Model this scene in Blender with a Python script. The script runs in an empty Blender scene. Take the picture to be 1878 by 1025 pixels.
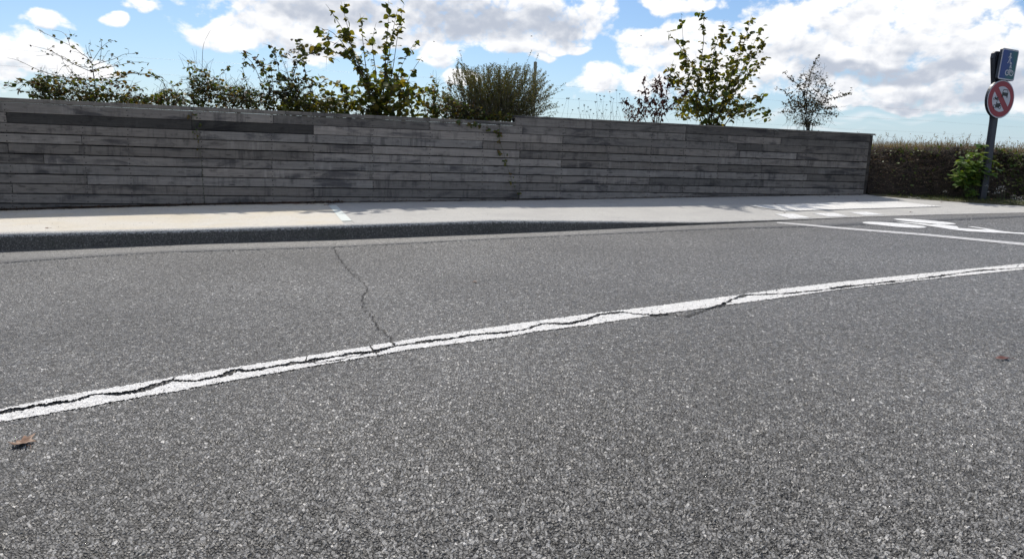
import bpy, bmesh, math, random
import numpy as np
from mathutils import Vector, Matrix, geometry
random.seed(7); rng = np.random.default_rng(7)
S = bpy.context.scene; COL = S.collection
R = math.radians

# ------------------------------------------------------------------ camera
FPX, PITCH, ROLL, EYE = 1330.0, 0.1811, 0.0359, 1.25
cp, sp, cr, sr = math.cos(PITCH), math.sin(PITCH), math.cos(ROLL), math.sin(ROLL)
Fv = np.array([0, cp, -sp]); U0 = np.array([0, sp, cp]); R0 = np.array([1., 0, 0])
Rv = cr*R0 + sr*U0; Uv = -sr*R0 + cr*U0
cam_d = bpy.data.cameras.new('camera'); cam = bpy.data.objects.new('camera', cam_d); COL.objects.link(cam)
cam_d.sensor_width = 36; cam_d.lens = 36*FPX/1878; cam_d.clip_end = 6000; cam_d.clip_start = .05
cam.matrix_world = Matrix(((Rv[0], Uv[0], -Fv[0], 0), (Rv[1], Uv[1], -Fv[1], 0), (Rv[2], Uv[2], -Fv[2], EYE), (0, 0, 0, 1)))
S.camera = cam
def ray(x, y): return Fv + Rv*(x-939)/FPX + Uv*(512.5-y)/FPX
def at(x, y, D): return ray(x, y)*D + np.array([0, 0, EYE])

# ------------------------------------------------------------------ sky, sun, exposure
SUN_EL, SUN_AZ = R(52), R(-17)          # azimuth from +Y, positive to the right
S.view_settings.view_transform = 'Standard'; S.view_settings.look = 'None'
S.view_settings.gamma = 1; S.view_settings.use_curve_mapping = False
S.view_settings.exposure = 0.0
sd = bpy.data.lights.new('sun', 'SUN'); sd.energy = 4.6; sd.angle = R(1.4); sd.color = (1, .94, .85)
sun = bpy.data.objects.new('sun', sd); COL.objects.link(sun)
sdir = Vector((math.sin(SUN_AZ)*math.cos(SUN_EL), math.cos(SUN_AZ)*math.cos(SUN_EL), math.sin(SUN_EL)))
sun.rotation_euler = sdir.to_track_quat('Z', 'Y').to_euler(); sun.location = (0, 0, 20)

class NT:
    dim = '3D'
    def __init__(s, nt): s.t = nt; s.n = nt.nodes; s.l = nt.links
    def new(s, typ, **kw):
        n = s.n.new(typ)
        for k, v in kw.items(): setattr(n, k, v)
        return n
    def link(s, a, b): s.l.new(a, b)
    def put(s, sock, v):
        if isinstance(v, bpy.types.NodeSocket): s.l.new(v, sock)
        elif v is not None: sock.default_value = v
    def m(s, op, a, b=None, c=None, clamp=False):
        n = s.new('ShaderNodeMath', operation=op, use_clamp=clamp)
        s.put(n.inputs[0], a)
        if b is not None: s.put(n.inputs[1], b)
        if c is not None: s.put(n.inputs[2], c)
        return n.outputs[0]
    def v(s, op, a, b=None, scale=None):
        n = s.new('ShaderNodeVectorMath', operation=op)
        s.put(n.inputs[0], a)
        if b is not None: s.put(n.inputs[1], b)
        if scale is not None: s.put(n.inputs[3], scale)
        return n.outputs[1] if op in ('LENGTH', 'DOT_PRODUCT', 'DISTANCE') else n.outputs[0]
    def mix(s, f, a, b, blend='MIX'):
        n = s.new('ShaderNodeMix', data_type='RGBA', blend_type=blend)
        s.put(n.inputs[0], f); s.put(n.inputs[6], a); s.put(n.inputs[7], b)
        return n.outputs[2]
    def ss(s, x, lo, hi, a=0., b=1.):
        n = s.new('ShaderNodeMapRange', interpolation_type='SMOOTHSTEP')
        s.put(n.inputs[0], x); n.inputs[1].default_value = lo; n.inputs[2].default_value = hi
        n.inputs[3].default_value = a; n.inputs[4].default_value = b
        return n.outputs[0]
    def noise(s, vec, scale, detail=3, rough=.5, dist=0.):
        n = s.new('ShaderNodeTexNoise', noise_dimensions=s.dim); s.put(n.inputs['Vector'], vec)
        n.inputs['Scale'].default_value = scale; n.inputs['Detail'].default_value = detail
        n.inputs['Roughness'].default_value = rough; n.inputs['Distortion'].default_value = dist
        return n
    def vor(s, vec, scale, feature='F1', rand=1.):
        n = s.new('ShaderNodeTexVoronoi', feature=feature, voronoi_dimensions=s.dim); s.put(n.inputs['Vector'], vec)
        n.inputs['Scale'].default_value = scale; n.inputs['Randomness'].default_value = rand
        return n
    def comb(s, x, y, z=0.):
        n = s.new('ShaderNodeCombineXYZ'); s.put(n.inputs[0], x); s.put(n.inputs[1], y); s.put(n.inputs[2], z)
        return n.outputs[0]
    def sep(s, v):
        n = s.new('ShaderNodeSeparateXYZ'); s.put(n.inputs[0], v); return n.outputs
def g4(v, a=1.): return (v, v, v, a) if not hasattr(v, '__len__') else (*v[:3], a)

# clouds: (px x, px y, rx px, ry px, darkness) turned into directions on the sky
CLOUDS = [(20,92,75,32,0),(95,112,95,30,0),(150,128,60,16,0),(90,48,42,16,0),(212,34,26,10,0),(258,9,48,12,0),(-60,100,90,60,0),
 (410,62,85,30,0),(470,40,70,50,0),(560,70,110,42,.35),(620,20,160,50,.5),(700,55,110,40,.3),(850,25,190,55,.8),(1000,45,120,42,.7),(1080,20,60,40,.1),(960,84,115,16,.1),(540,-20,200,60,.2),(1040,88,50,12,0),
 (810,98,42,30,0),(1105,150,62,26,0),(988,104,30,10,0),(850,150,40,14,0),
 (1215,68,85,24,0),(1290,55,110,28,0),(1210,108,70,30,0),(1290,130,130,55,.1),(1180,165,60,22,0),(1240,4,80,14,0),
 (1440,60,110,55,0),(1560,40,150,60,0),(1500,110,160,50,.2),(1650,90,190,70,.1),(1800,75,140,60,0),(1700,25,120,55,0),(1780,12,70,30,0),(1650,135,200,22,1.),(1560,128,110,16,1.),(1830,118,120,26,.5),
 (1640,165,190,30,.35),(1790,175,150,36,.7),(1890,160,90,44,.7),(1700,192,140,18,.5),(1600,217,170,7,0),(1400,205,130,8,0),(1760,214,140,7,.2),(1480,232,130,5,0)]
W = bpy.data.worlds.new('World'); S.world = W; W.use_nodes = True
W.cycles.sampling_method = 'NONE'
S.cycles.max_bounces = 5; S.cycles.diffuse_bounces = 2; S.cycles.glossy_bounces = 2; S.cycles.transmission_bounces = 2; S.cycles.caustics_reflective = False; S.cycles.caustics_refractive = False
def build_world():
    t = NT(W.node_tree); t.n.clear()
    out = t.new('ShaderNodeOutputWorld'); bg = t.new('ShaderNodeBackground'); bg.inputs[1].default_value = 0.1
    sky = t.new('ShaderNodeTexSky', sky_type='NISHITA'); sky.sun_disc = False
    sky.sun_elevation = SUN_EL; sky.sun_rotation = SUN_AZ; sky.altitude = 100; sky.air_density = 1.0; sky.dust_density = .6; sky.ozone_density = 1.6
    tc = t.new('ShaderNodeTexCoord'); d = t.v('NORMALIZE', tc.outputs['Generated'])
    x, y, z = t.sep(d)
    az = t.m('MULTIPLY', t.m('ARCTAN2', x, y), 57.2958); el = t.m('MULTIPLY', t.m('ARCSINE', z), 57.2958)
    # density group
    g = bpy.data.node_groups.new('cloud_density', 'ShaderNodeTree')
    g.interface.new_socket('P', in_out='INPUT', socket_type='NodeSocketVector')
    g.interface.new_socket('D', in_out='OUTPUT', socket_type='NodeSocketFloat')
    g.interface.new_socket('K', in_out='OUTPUT', socket_type='NodeSocketFloat')
    g.interface.new_socket('S', in_out='OUTPUT', socket_type='NodeSocketFloat')
    q = NT(g); q.dim = '2D'; gi = q.new('NodeGroupInput'); go = q.new('NodeGroupOutput'); P = gi.outputs[0]
    wn = q.noise(P, .22, 2, .5); warp = q.v('SCALE', q.v('SUBTRACT', wn.outputs['Color'], (.5, .5, .5)), scale=2.2)
    Pw = q.v('MULTIPLY', q.v('ADD', P, warp), (1, 1, 0))
    acc = -1.; dk = 0.
    streak = 0.
    for (cx, cy, rx, ry, dark) in CLOUDS:
        r_ = ray(cx, cy); r_ = r_/np.linalg.norm(r_)
        a_ = math.degrees(math.atan2(r_[0], r_[1])); e_ = math.degrees(math.asin(r_[2]))
        k = math.degrees(1/FPX)*math.cos(R(a_*.9))
        L = q.v('LENGTH', q.v('MULTIPLY', q.v('SUBTRACT', Pw, (a_, e_, 0)), (1/(rx*k*1.05), 1/(ry*k*1.15), 0)))
        b = q.m('SUBTRACT', 1., L)
        if ry < 9: streak = q.m('MAXIMUM', b, streak); continue
        acc = q.m('MAXIMUM', b, acc)
        if dark: dk = q.m('MAXIMUM', q.m('MULTIPLY', q.m('MULTIPLY', b, 1.6, clamp=True), dark), dk)
    px_, py_, pz_ = q.sep(P)
    g.interface.new_socket('T', in_out='OUTPUT', socket_type='NodeSocketFloat'); q.put(go.inputs[3], q.m('MULTIPLY', streak, .6))
    # away from the picture the same kind of broken cumulus goes on
    outm = q.m('MAXIMUM', q.ss(q.m('ABSOLUTE', px_), 38, 46), q.ss(py_, 12.5, 17))
    gn = q.noise(q.v('MULTIPLY', P, (1/26, 1/15, 0)), 1., 3, .5)
    gen = q.m('MULTIPLY_ADD', q.m('SUBTRACT', gn.outputs[0], .50), 5., 0.)
    gen = q.m('MULTIPLY_ADD', q.m('SUBTRACT', 1., outm), -3., gen)
    acc = q.m('MAXIMUM', acc, gen); acc = q.m('MINIMUM', q.m('MAXIMUM', q.m('MULTIPLY', acc, 2.1), -1.2), q.m('MULTIPLY_ADD', acc, .45, .55))
    f1 = q.noise(q.v('MULTIPLY', P, (.42, .62, 0)), 1., 9, .6).outputs[0]
    vv = q.vor(q.v('ADD', q.v('MULTIPLY', P, (.75, 1.0, 0)), q.v('SCALE', wn.outputs['Color'], scale=.8)), 1., 'SMOOTH_F1')
    vv.inputs['Detail'].default_value = 3; vv.inputs['Roughness'].default_value = .55; vv.inputs['Smoothness'].default_value = .35
    bil = q.m('SUBTRACT', .45, vv.outputs[0])
    D = q.m('ADD', acc, q.m('MULTIPLY', q.m('SUBTRACT', f1, .5), 1.35)); D = q.m('MULTIPLY_ADD', bil, .6, D)
    fl = q.noise(q.v('MULTIPLY', P, (.36, .55, 0)), 1., 2.5, .5).outputs[0]
    Ds = q.m('MULTIPLY_ADD', q.m('SUBTRACT', fl, .5), 1.9, acc); Ds = q.m('MULTIPLY_ADD', bil, .35, Ds)
    q.link(D, go.inputs[0]); q.put(go.inputs[1], dk); q.link(Ds, go.inputs[2])
    g.interface.items_tree  # density, darkness, smooth density
    def grp(dx, dy):
        n = t.new('ShaderNodeGroup'); n.node_tree = g
        t.link(t.comb(t.m('ADD', az, dx), t.m('ADD', el, dy)), n.inputs[0]); return n.outputs
    o0 = grp(0, 0); o1 = grp(-.12, .42); o2 = grp(-.3, 1.1)
    # cumulus: opaque where dense, lit from above and behind, grey where much cloud lies above
    alpha = t.ss(o0[0], -.15, .55)
    occ = t.m('ADD', t.m('MULTIPLY', t.m('MAXIMUM', o1[2], 0.), .55), t.m('MULTIPLY', t.m('MAXIMUM', o2[2], 0.), .5))
    rel = t.m('SUBTRACT', o1[2], o0[2])
    sh = t.m('ADD', t.m('MULTIPLY', occ, .42), t.m('MULTIPLY', rel, .45)); sh = t.m('ADD', sh, t.m('MULTIPLY', o0[1], .8))
    sh = t.ss(sh, .12, 1.15)
    cl = t.mix(sh, (11., 11., 11.1, 1), (5.3, 5.8, 6.8, 1))
    tint = t.mix(1., sky.outputs[0], (.84, .99, 1.17, 1), 'MULTIPLY')
    hz = t.m('POWER', t.m('SUBTRACT', 1., t.m('MAXIMUM', z, 0.)), 22.)
    tint = t.mix(t.m('MULTIPLY', hz, .75), tint, (5.9, 7.6, 9.9, 1))
    c = t.mix(t.m('MULTIPLY', o0[3], t.ss(t.noise(t.comb(t.m('MULTIPLY', az, .3), t.m('MULTIPLY', el, 2.2)), 1., 4, .6).outputs[0], .35, .6)), tint, (9.3, 9.6, 10., 1)); c = t.mix(alpha, c, cl)
    t.link(c, bg.inputs[0]); t.link(bg.outputs[0], out.inputs[0])
build_world()

# ------------------------------------------------------------------ materials
def mat(name):
    m = bpy.data.materials.new(name); m.use_nodes = True; t = NT(m.node_tree)
    return m, t, t.n['Principled BSDF'], t.n['Material Output']
def objcoord(t): return t.new('ShaderNodeTexCoord').outputs['Object']
def add_bump(t, b, h, dist, strength=1.):
    bp = t.new('ShaderNodeBump'); bp.inputs['Strength'].default_value = strength; bp.inputs['Distance'].default_value = dist
    t.put(bp.inputs['Height'], h); t.link(bp.outputs[0], b.inputs['Normal'])
def stone_fn(t, P, scale, tilt=1.7):
    """packed chippings: returns per-stone hash, height 0..1, gap mask"""
    w = t.noise(P, scale*.9, 2, .6); Pw = t.v('ADD', P, t.v('SCALE', t.v('SUBTRACT', w.outputs['Color'], (.5, .5, .5)), scale=.8/scale))
    v1 = t.vor(Pw, scale); e1 = t.vor(Pw, scale, 'DISTANCE_TO_EDGE')
    h1 = t.sep(v1.outputs['Color'])
    edge = t.ss(e1.outputs['Distance'], .02, .22)
    loc = t.v('SCALE', t.v('SUBTRACT', Pw, v1.outputs['Position']), scale=scale)
    if t.dim == '2D': loc = t.v('MULTIPLY', loc, (1, 1, 0))
    tl = t.v('DOT_PRODUCT', loc, t.v('SUBTRACT', v1.outputs['Color'], (.5, .5, .5)))
    hgt = t.m('MULTIPLY', edge, t.m('MULTIPLY_ADD', tl, tilt, t.m('MULTIPLY_ADD', h1[0], .5, .4)))
    return h1, hgt, edge
def asphalt(name, lo, hi, scale=66, amp=.0042, crack=False, big=1.):
    m, t, b, out = mat(name); t.dim = '2D'; P = objcoord(t)
    h, hgt, edge = stone_fn(t, P, scale)
    h2, hg2, ed2 = stone_fn(t, t.v('ADD', P, (3.1, 7.7, 0)), scale*2.3)
    val = t.m('POWER', h[1], 2.1)
    spark = t.ss(h[2], .94, .975)
    fine = t.noise(P, scale*5, 3, .7).outputs[0]
    large = t.noise(P, .55, 4, .55).outputs[0]; med = t.noise(P, 7., 4, .6).outputs[0]
    c = t.mix(val, g4(lo), g4(hi)); c = t.mix(t.m('MULTIPLY', spark, .75), c, (.62, .605, .58, 1))
    c = t.mix(t.m('MULTIPLY', t.ss(h2[0], .70, .95), .5), c, g4([x*1.25 for x in hi]))
    gap = t.m('MULTIPLY', t.m('SUBTRACT', 1., edge), .85); c = t.mix(gap, c, (.026, .0255, .025, 1))
    g2 = t.ss(t.noise(t.v('ADD', P, (5.3, 1.7, 0)), 24., 4, .72).outputs[0], .32, .68, .68, 1.36)
    k = t.m('MULTIPLY', t.m('MULTIPLY_ADD', large, .55*big, 1-.275*big), g2); k = t.m('MULTIPLY', k, t.m('MULTIPLY_ADD', med, .5, .75))
    k = t.m('MULTIPLY', k, t.m('MULTIPLY_ADD', fine, .7, .65))
    c = t.mix(1., c, t.comb(k, k, k), 'MULTIPLY')
    H = t.m('ADD', t.m('MULTIPLY', hgt, amp), t.m('MULTIPLY', hg2, amp*.32)); H = t.m('MULTIPLY_ADD', fine, amp*.25, H)
    H = t.m('MULTIPLY_ADD', med, amp*.4, H)
    if crack:
        a = t.new('ShaderNodeAttribute', attribute_name='crack'); c = t.mix(a.outputs['Fac'], c, (.014, .013, .012, 1))
        H = t.m('MULTIPLY_ADD', a.outputs['Fac'], -.012, H)
    t.link(c, b.inputs['Base Color'])
    t.put(b.inputs['Roughness'], t.m('MULTIPLY_ADD', h[0], -.34, .72)); b.inputs['Specular IOR Level'].default_value = .6
    d = t.new('ShaderNodeDisplacement'); t.link(H, d.inputs['Height']); d.inputs['Midlevel'].default_value = 0; d.inputs['Scale'].default_value = 1
    t.link(d.outputs[0], out.inputs['Displacement']); m.displacement_method = 'BOTH' if crack else 'BUMP'
    return m
M = {}
M['road'] = asphalt('asphalt', (.088, .086, .083), (.36, .352, .337), amp=.0105, crack=True, big=1.35)
M['gutter'] = asphalt('gutter_asphalt', (.105, .103, .099), (.155, .153, .148), scale=190, amp=.0012)
def paint(name, col, wear, disp=True):
    m, t, b, out = mat(name); t.dim = '2D'; P = objcoord(t)
    h, hgt, edge = stone_fn(t, P, 66); amp = .0055
    h2, hg2, ed2 = stone_fn(t, t.v('ADD', P, (3.1, 7.7, 0)), 66*2.3)
    fine = t.noise(P, 66*5, 3, .7).outputs[0]; med = t.noise(P, 7., 4, .6).outputs[0]; dirt = t.noise(P, 22., 5, .65).outputs[0]
    c = t.mix(t.ss(dirt, .35, .75), g4(col), g4([x*.78 for x in col]))
    w = t.m('MULTIPLY', t.ss(t.m('ADD', t.m('MULTIPLY', edge, -.42), dirt), .24, .44), wear)
    c = t.mix(w, c, (.16, .158, .155, 1))
    t.link(c, b.inputs['Base Color']); b.inputs['Roughness'].default_value = .6
    if disp:
        H = t.m('ADD', t.m('MULTIPLY', hgt, amp), t.m('MULTIPLY', hg2, amp*.32)); H = t.m('MULTIPLY_ADD', fine, amp*.25, H); H = t.m('MULTIPLY_ADD', med, amp*.4, H)
        d = t.new('ShaderNodeDisplacement'); t.link(H, d.inputs['Height']); d.inputs['Midlevel'].default_value = 0; d.inputs['Scale'].default_value = 1
        t.link(d.outputs[0], out.inputs['Displacement']); m.displacement_method = 'BOTH'
    else: add_bump(t, b, t.m('ADD', hgt, t.m('MULTIPLY', fine, .4)), .0015)
    return m
M['paint'] = paint('road_paint', (.76, .75, .73), .1)
M['paint_far'] = paint('marking_paint', (.76, .76, .75), .35, False)
M['paint_grey'] = paint('worn_paint', (.56, .555, .55), .6, False)
def concrete(name, base, spec=.25, scale=150, stain=(.75, .72, .68)):
    m, t, b, out = mat(name); P = objcoord(t)
    h, hgt, edge = stone_fn(t, P, scale)
    n1 = t.noise(P, 1.4, 5, .6).outputs[0]; n2 = t.noise(P, 30., 4, .7).outputs[0]; n3 = t.noise(P, 260., 2, .6).outputs[0]
    c = t.mix(t.m('MULTIPLY', t.m('POWER', h[1], 1.5), spec), g4(base), g4([x*.42 for x in base]))
    c = t.mix(t.ss(h[2], .94, .99, 0, .4), c, (.08, .075, .07, 1))
    c = t.mix(t.ss(n1, .38, .68), c, g4([base[i]*stain[i] for i in range(3)]))
    n4 = t.noise(P, 6., 5, .7).outputs[0]; c = t.mix(t.ss(n4, .56, .74, 0, .3), c, g4([x*.55 for x in base]))
    k = t.m('MULTIPLY_ADD', n2, .4, .8); k = t.m('MULTIPLY', k, t.m('MULTIPLY_ADD', n3, .3, .85))
    c = t.mix(1., c, t.comb(k, k, k), 'MULTIPLY')
    t.link(c, b.inputs['Base Color']); b.inputs['Roughness'].default_value = .85; b.inputs['Specular IOR Level'].default_value = .3
    add_bump(t, b, t.m('ADD', t.m('MULTIPLY', hgt, .6), n3), .0015)
    return m
M['pave'] = concrete('pavement_concrete', (.44, .432, .41), .22, 150, (.84, .84, .85))
M['beige'] = concrete('beige_resin', (.58, .55, .49), .22, 170, (.92, .88, .80))
M['strip'] = concrete('pale_stone_strip', (.60, .64, .61), .08, 60, (.95, .95, .95))
M['tactile'] = concrete('tactile_resin', (.74, .73, .70), .08, 110, (.9, .9, .9))
M['kerb_top'] = concrete('kerb_top_aggregate', (.50, .49, .465), .9, 85)
def kerb_face():
    m, t, b, out = mat('kerb_face_aggregate'); P = objcoord(t)
    h, hgt, edge = stone_fn(t, P, 75); h2, hg2, e2 = stone_fn(t, t.v('ADD', P, (1, 2, 3)), 170)
    n = t.noise(P, 2.2, 5, .65).outputs[0]; n3 = t.noise(P, 240., 2, .6).outputs[0]
    c = t.mix(t.m('POWER', h[1], 2.), (.12, .115, .104, 1), (.27, .26, .238, 1)); c = t.mix(t.ss(h[2], .92, .97, 0, .8), c, (.36, .35, .33, 1))
    c = t.mix(t.ss(h2[0], .88, .95, 0, .5), c, (.30, .295, .27, 1))
    c = t.mix(t.m('MULTIPLY', t.m('SUBTRACT', 1., edge), .7), c, (.03, .029, .027, 1))
    c = t.mix(t.ss(n, .5, .7, 0, .45), c, (.07, .075, .055, 1))
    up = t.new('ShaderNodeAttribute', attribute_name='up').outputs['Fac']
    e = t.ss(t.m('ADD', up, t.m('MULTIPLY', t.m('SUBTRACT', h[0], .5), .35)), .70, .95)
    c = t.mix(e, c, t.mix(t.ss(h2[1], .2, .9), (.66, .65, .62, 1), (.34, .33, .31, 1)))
    t.link(c, b.inputs['Base Color']); b.inputs['Roughness'].default_value = .85
    add_bump(t, b, t.m('ADD', hgt, t.m('MULTIPLY', hg2, .4)), .006)
    return m
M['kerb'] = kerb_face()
def wood():
    m, t, b, out = mat('weathered_timber'); oi = t.new('ShaderNodeObjectInfo'); P = objcoord(t)
    off = t.m('MULTIPLY', oi.outputs['Random'], 40.); Po = t.v('ADD', P, t.comb(off, off, off))
    G = t.v('MULTIPLY', Po, (2.2, 30., 60.)); 
    w = t.noise(t.v('MULTIPLY', Po, (.9, 3, 5)), 1., 2, .5)
    G = t.v('ADD', G, t.v('SCALE', w.outputs['Color'], scale=3.))
    grain = t.noise(G, 1., 6, .68).outputs[0]; fine = t.noise(t.v('MULTIPLY', Po, (9, 200, 300)), 1., 3, .6).outputs[0]
    st = t.noise(t.v('MULTIPLY', Po, (1.1, 3, 4.5)), 1., 5, .62, .6).outputs[0]
    st2 = t.noise(t.v('MULTIPLY', Po, (5., 6, 11)), 1., 4, .65).outputs[0]
    kn = t.vor(t.v('MULTIPLY', Po, (1.7, 1, 9.)), 1.); knot = t.ss(kn.outputs['Distance'], .05, .13, 1, 0)
    c = t.mix(grain, (.076, .070, .065, 1), (.29, .266, .242, 1))
    c = t.mix(t.ss(st, .50, .66, 0, .85), c, (.052, .050, .053, 1))
    c = t.mix(t.ss(st2, .54, .70, 0, .6), c, (.06, .055, .052, 1))
    c = t.mix(t.ss(st2, .22, .38, .4, 0), c, (.33, .315, .295, 1))
    dr = t.noise(t.v('MULTIPLY', Po, (9., 1, .9)), 1., 5, .7).outputs[0]; bl = t.noise(t.v('MULTIPLY', Po, (.55, 1, 2.2)), 1., 3, .6).outputs[0]
    c = t.mix(t.m('MULTIPLY', t.ss(dr, .48, .66), t.ss(bl, .42, .6, 0, .6)), c, (.05, .047, .046, 1)); c = t.mix(t.m('MULTIPLY', t.ss(dr, .52, .34), t.ss(bl, .5, .36, 0, .35)), c, (.34, .32, .295, 1))
    c = t.mix(t.m('MULTIPLY', knot, .8), c, (.035, .032, .03, 1))
    k = t.m('MULTIPLY_ADD', fine, .5, .75); c = t.mix(1., c, t.comb(k, k, k), 'MULTIPLY')
    c = t.mix(1., c, oi.outputs['Color'], 'MULTIPLY')
    t.link(c, b.inputs['Base Color']); b.inputs['Roughness'].default_value = .8; b.inputs['Specular IOR Level'].default_value = .25
    add_bump(t, b, t.m('ADD', grain, t.m('MULTIPLY', fine, .6)), .003)
    return m
M['wood'] = wood()
def simple(name, col, rough=.7, metal=0., var=.25, scale=40.):
    m, t, b, out = mat(name); n = t.noise(objcoord(t), scale, 4, .6).outputs[0]
    k = t.m('MULTIPLY_ADD', n, var*2, 1-var); c = t.mix(1., g4(col), t.comb(k, k, k), 'MULTIPLY')
    t.link(c, b.inputs['Base Color']); b.inputs['Roughness'].default_value = rough; b.inputs['Metallic'].default_value = metal
    return m
M['light_block'] = simple('light_block_black', (.015, .015, .016), .9)
M['screw'] = simple('screw_head', (.035, .03, .028), .5, .3)
M['post_paint'] = simple('navy_post_paint', (.018, .022, .034), .45, 0, .15, 6)
M['white'] = simple('sign_white', (.48, .48, .53), .4, 0, .06, 9); M['red'] = simple('sign_red', (.25, .012, .024), .4, 0, .08, 9)
M['black'] = simple('sign_black', (.012, .012, .014), .5)
def sign_blue():
    m, t, b, out = mat('sign_blue'); P = objcoord(t); n = t.noise(P, 2.2, 3, .5).outputs[0]
    x, y, z = t.sep(P); f = t.ss(t.m('ADD', t.m('MULTIPLY', x, 3.2), t.m('MULTIPLY', t.m('SUBTRACT', n, .5), 2.4)), -.35, .35)
    c = t.mix(f, (.012, .04, .20, 1), (.012, .10, .11, 1)); t.link(c, b.inputs['Base Color']); b.inputs['Roughness'].default_value = .4
    return m
M['blue'] = sign_blue(); M['rust'] = simple('galvanised', (.2, .2, .21), .5, .6)
M['crack'] = simple('crack_dirt', (.012, .0115, .011), .95, 0, .3, 300)
M['bark'] = simple('bark', (.075, .058, .043), .85, 0, .35, 60); M['bark_dark'] = simple('dark_bark', (.03, .025, .022), .85, 0, .3, 60)
M['twig_grey'] = simple('grey_twig', (.11, .09, .075), .85, 0, .3, 60); M['post_wood'] = simple('fence_post_wood', (.24, .25, .21), .85, 0, .35, 25)
M['wire'] = simple('wire', (.3, .3, .3), .5, .7)
def leafmat(name, cols, trans=.45):
    """cols: three colours chosen by the per-leaf 'tint' value; blotches within a leaf"""
    m, t, b, out = mat(name); a = t.new('ShaderNodeAttribute', attribute_name='tint').outputs['Fac']
    oi = t.new('ShaderNodeObjectInfo').outputs['Random']
    f = t.m('FRACT', t.m('ADD', a, t.m('MULTIPLY', oi, 1.0)))
    r = t.new('ShaderNodeValToRGB'); r.color_ramp.elements[0].color = g4(cols[0]); r.color_ramp.elements[0].position = .0
    r.color_ramp.elements[1].color = g4(cols[-1]); r.color_ramp.elements[1].position = 1.
    for i, cc in enumerate(cols[1:-1]):
        e = r.color_ramp.elements.new((i+1)/(len(cols)-1)); e.color = g4(cc)
    t.link(f, r.inputs[0]); n = t.noise(objcoord(t), 30., 3, .6).outputs[0]
    k = t.m('MULTIPLY_ADD', n, .8, .6); c = t.mix(1., r.outputs[0], t.comb(k, k, k), 'MULTIPLY')
    t.link(c, b.inputs['Base Color']); b.inputs['Roughness'].default_value = .5; b.inputs['Specular IOR Level'].default_value = .35
    tr = t.new('ShaderNodeBsdfTranslucent'); c2 = t.mix(1., c, (1.35, 1.25, .55, 1), 'MULTIPLY'); t.link(c2, tr.inputs[0])
    mx = t.new('ShaderNodeMixShader'); mx.inputs[0].default_value = trans
    t.link(b.outputs[0], mx.inputs[1]); t.link(tr.outputs[0], mx.inputs[2]); t.link(mx.outputs[0], out.inputs[0])
    return m
M['hazel'] = leafmat('hazel_leaf', [(.045, .075, .02), (.10, .125, .024), (.17, .165, .026), (.05, .085, .022), (.22, .17, .03), (.065, .095, .02)], .52)
M['dark_leaf'] = leafmat('dark_leaf', [(.04, .065, .025), (.07, .095, .032), (.11, .12, .03), (.055, .03, .03), (.055, .08, .032)], .42)
M['bramble'] = leafmat('bramble_leaf', [(.04, .07, .022), (.065, .10, .028), (.11, .13, .028), (.16, .12, .03), (.08, .035, .018)], .45)
M['maroon'] = leafmat('maroon_leaf', [(.035, .012, .010), (.08, .018, .014), (.05, .016, .012), (.10, .03, .018)], .3)
M['willow'] = leafmat('willow_leaf', [(.055, .07, .022), (.10, .11, .035), (.14, .13, .045), (.075, .09, .028), (.16, .11, .045)], .36)
M['small_leaf'] = leafmat('small_autumn_leaf', [(.03, .035, .018), (.06, .055, .022), (.04, .045, .02), (.08, .04, .02)], .28)
M['bright'] = leafmat('bright_leaf', [(.05, .11, .02), (.08, .15, .03), (.11, .19, .035), (.15, .2, .03)], .4)
M['scrub'] = leafmat('scrub_leaf', [(.07, .045, .034), (.15, .095, .068), (.035, .025, .02), (.075, .085, .032), (.24, .17, .12), (.09, .055, .042)], .25)
M['dry'] = leafmat('dry_grass', [(.20, .15, .095), (.27, .21, .13), (.14, .10, .065), (.24, .19, .12)], .3)
M['green_grass'] = leafmat('verge_grass', [(.05, .08, .018), (.08, .11, .025), (.10, .10, .035), (.05, .07, .02)], .3)
M['litter'] = leafmat('litter', [(.05, .028, .016), (.035, .022, .015), (.09, .045, .022), (.02, .015, .012)], .05)
M['brown_leaf'] = simple('brown_leaf', (.17, .095, .055), .6, 0, .7, 45); M['red_leaf'] = simple('dark_red_leaf', (.09, .025, .015), .5, 0, .4, 60)
M['flower'] = simple('white_flower', (.55, .54, .5), .8); M['seed'] = simple('seedhead', (.045, .035, .028), .9); M['pot_orange'] = simple('orange_litter', (.42, .16, .06), .7)
M['stem_green'] = simple('green_stem', (.05, .07, .025), .8)
def earth(name, a, b_, sc=3):
    m, t, b, out = mat(name); P = objcoord(t); n = t.noise(P, sc, 8, .7).outputs[0]; n2 = t.noise(P, sc*14, 5, .7).outputs[0]
    c = t.mix(t.ss(n, .3, .7), g4(a), g4(b_)); k = t.m('MULTIPLY_ADD', n2, 1., .5); c = t.mix(1., c, t.comb(k, k, k), 'MULTIPLY')
    t.link(c, b.inputs['Base Color']); b.inputs['Roughness'].default_value = .95; add_bump(t, b, t.m('ADD', n, n2), .06); return m
M['earth'] = earth('bank_earth', (.028, .021, .016), (.06, .045, .034)); M['field'] = earth('field_grass', (.16, .13, .07), (.10, .10, .045), .6)
M['ground'] = earth('verge_ground', (.07, .075, .035), (.10, .09, .05), .8)

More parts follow.
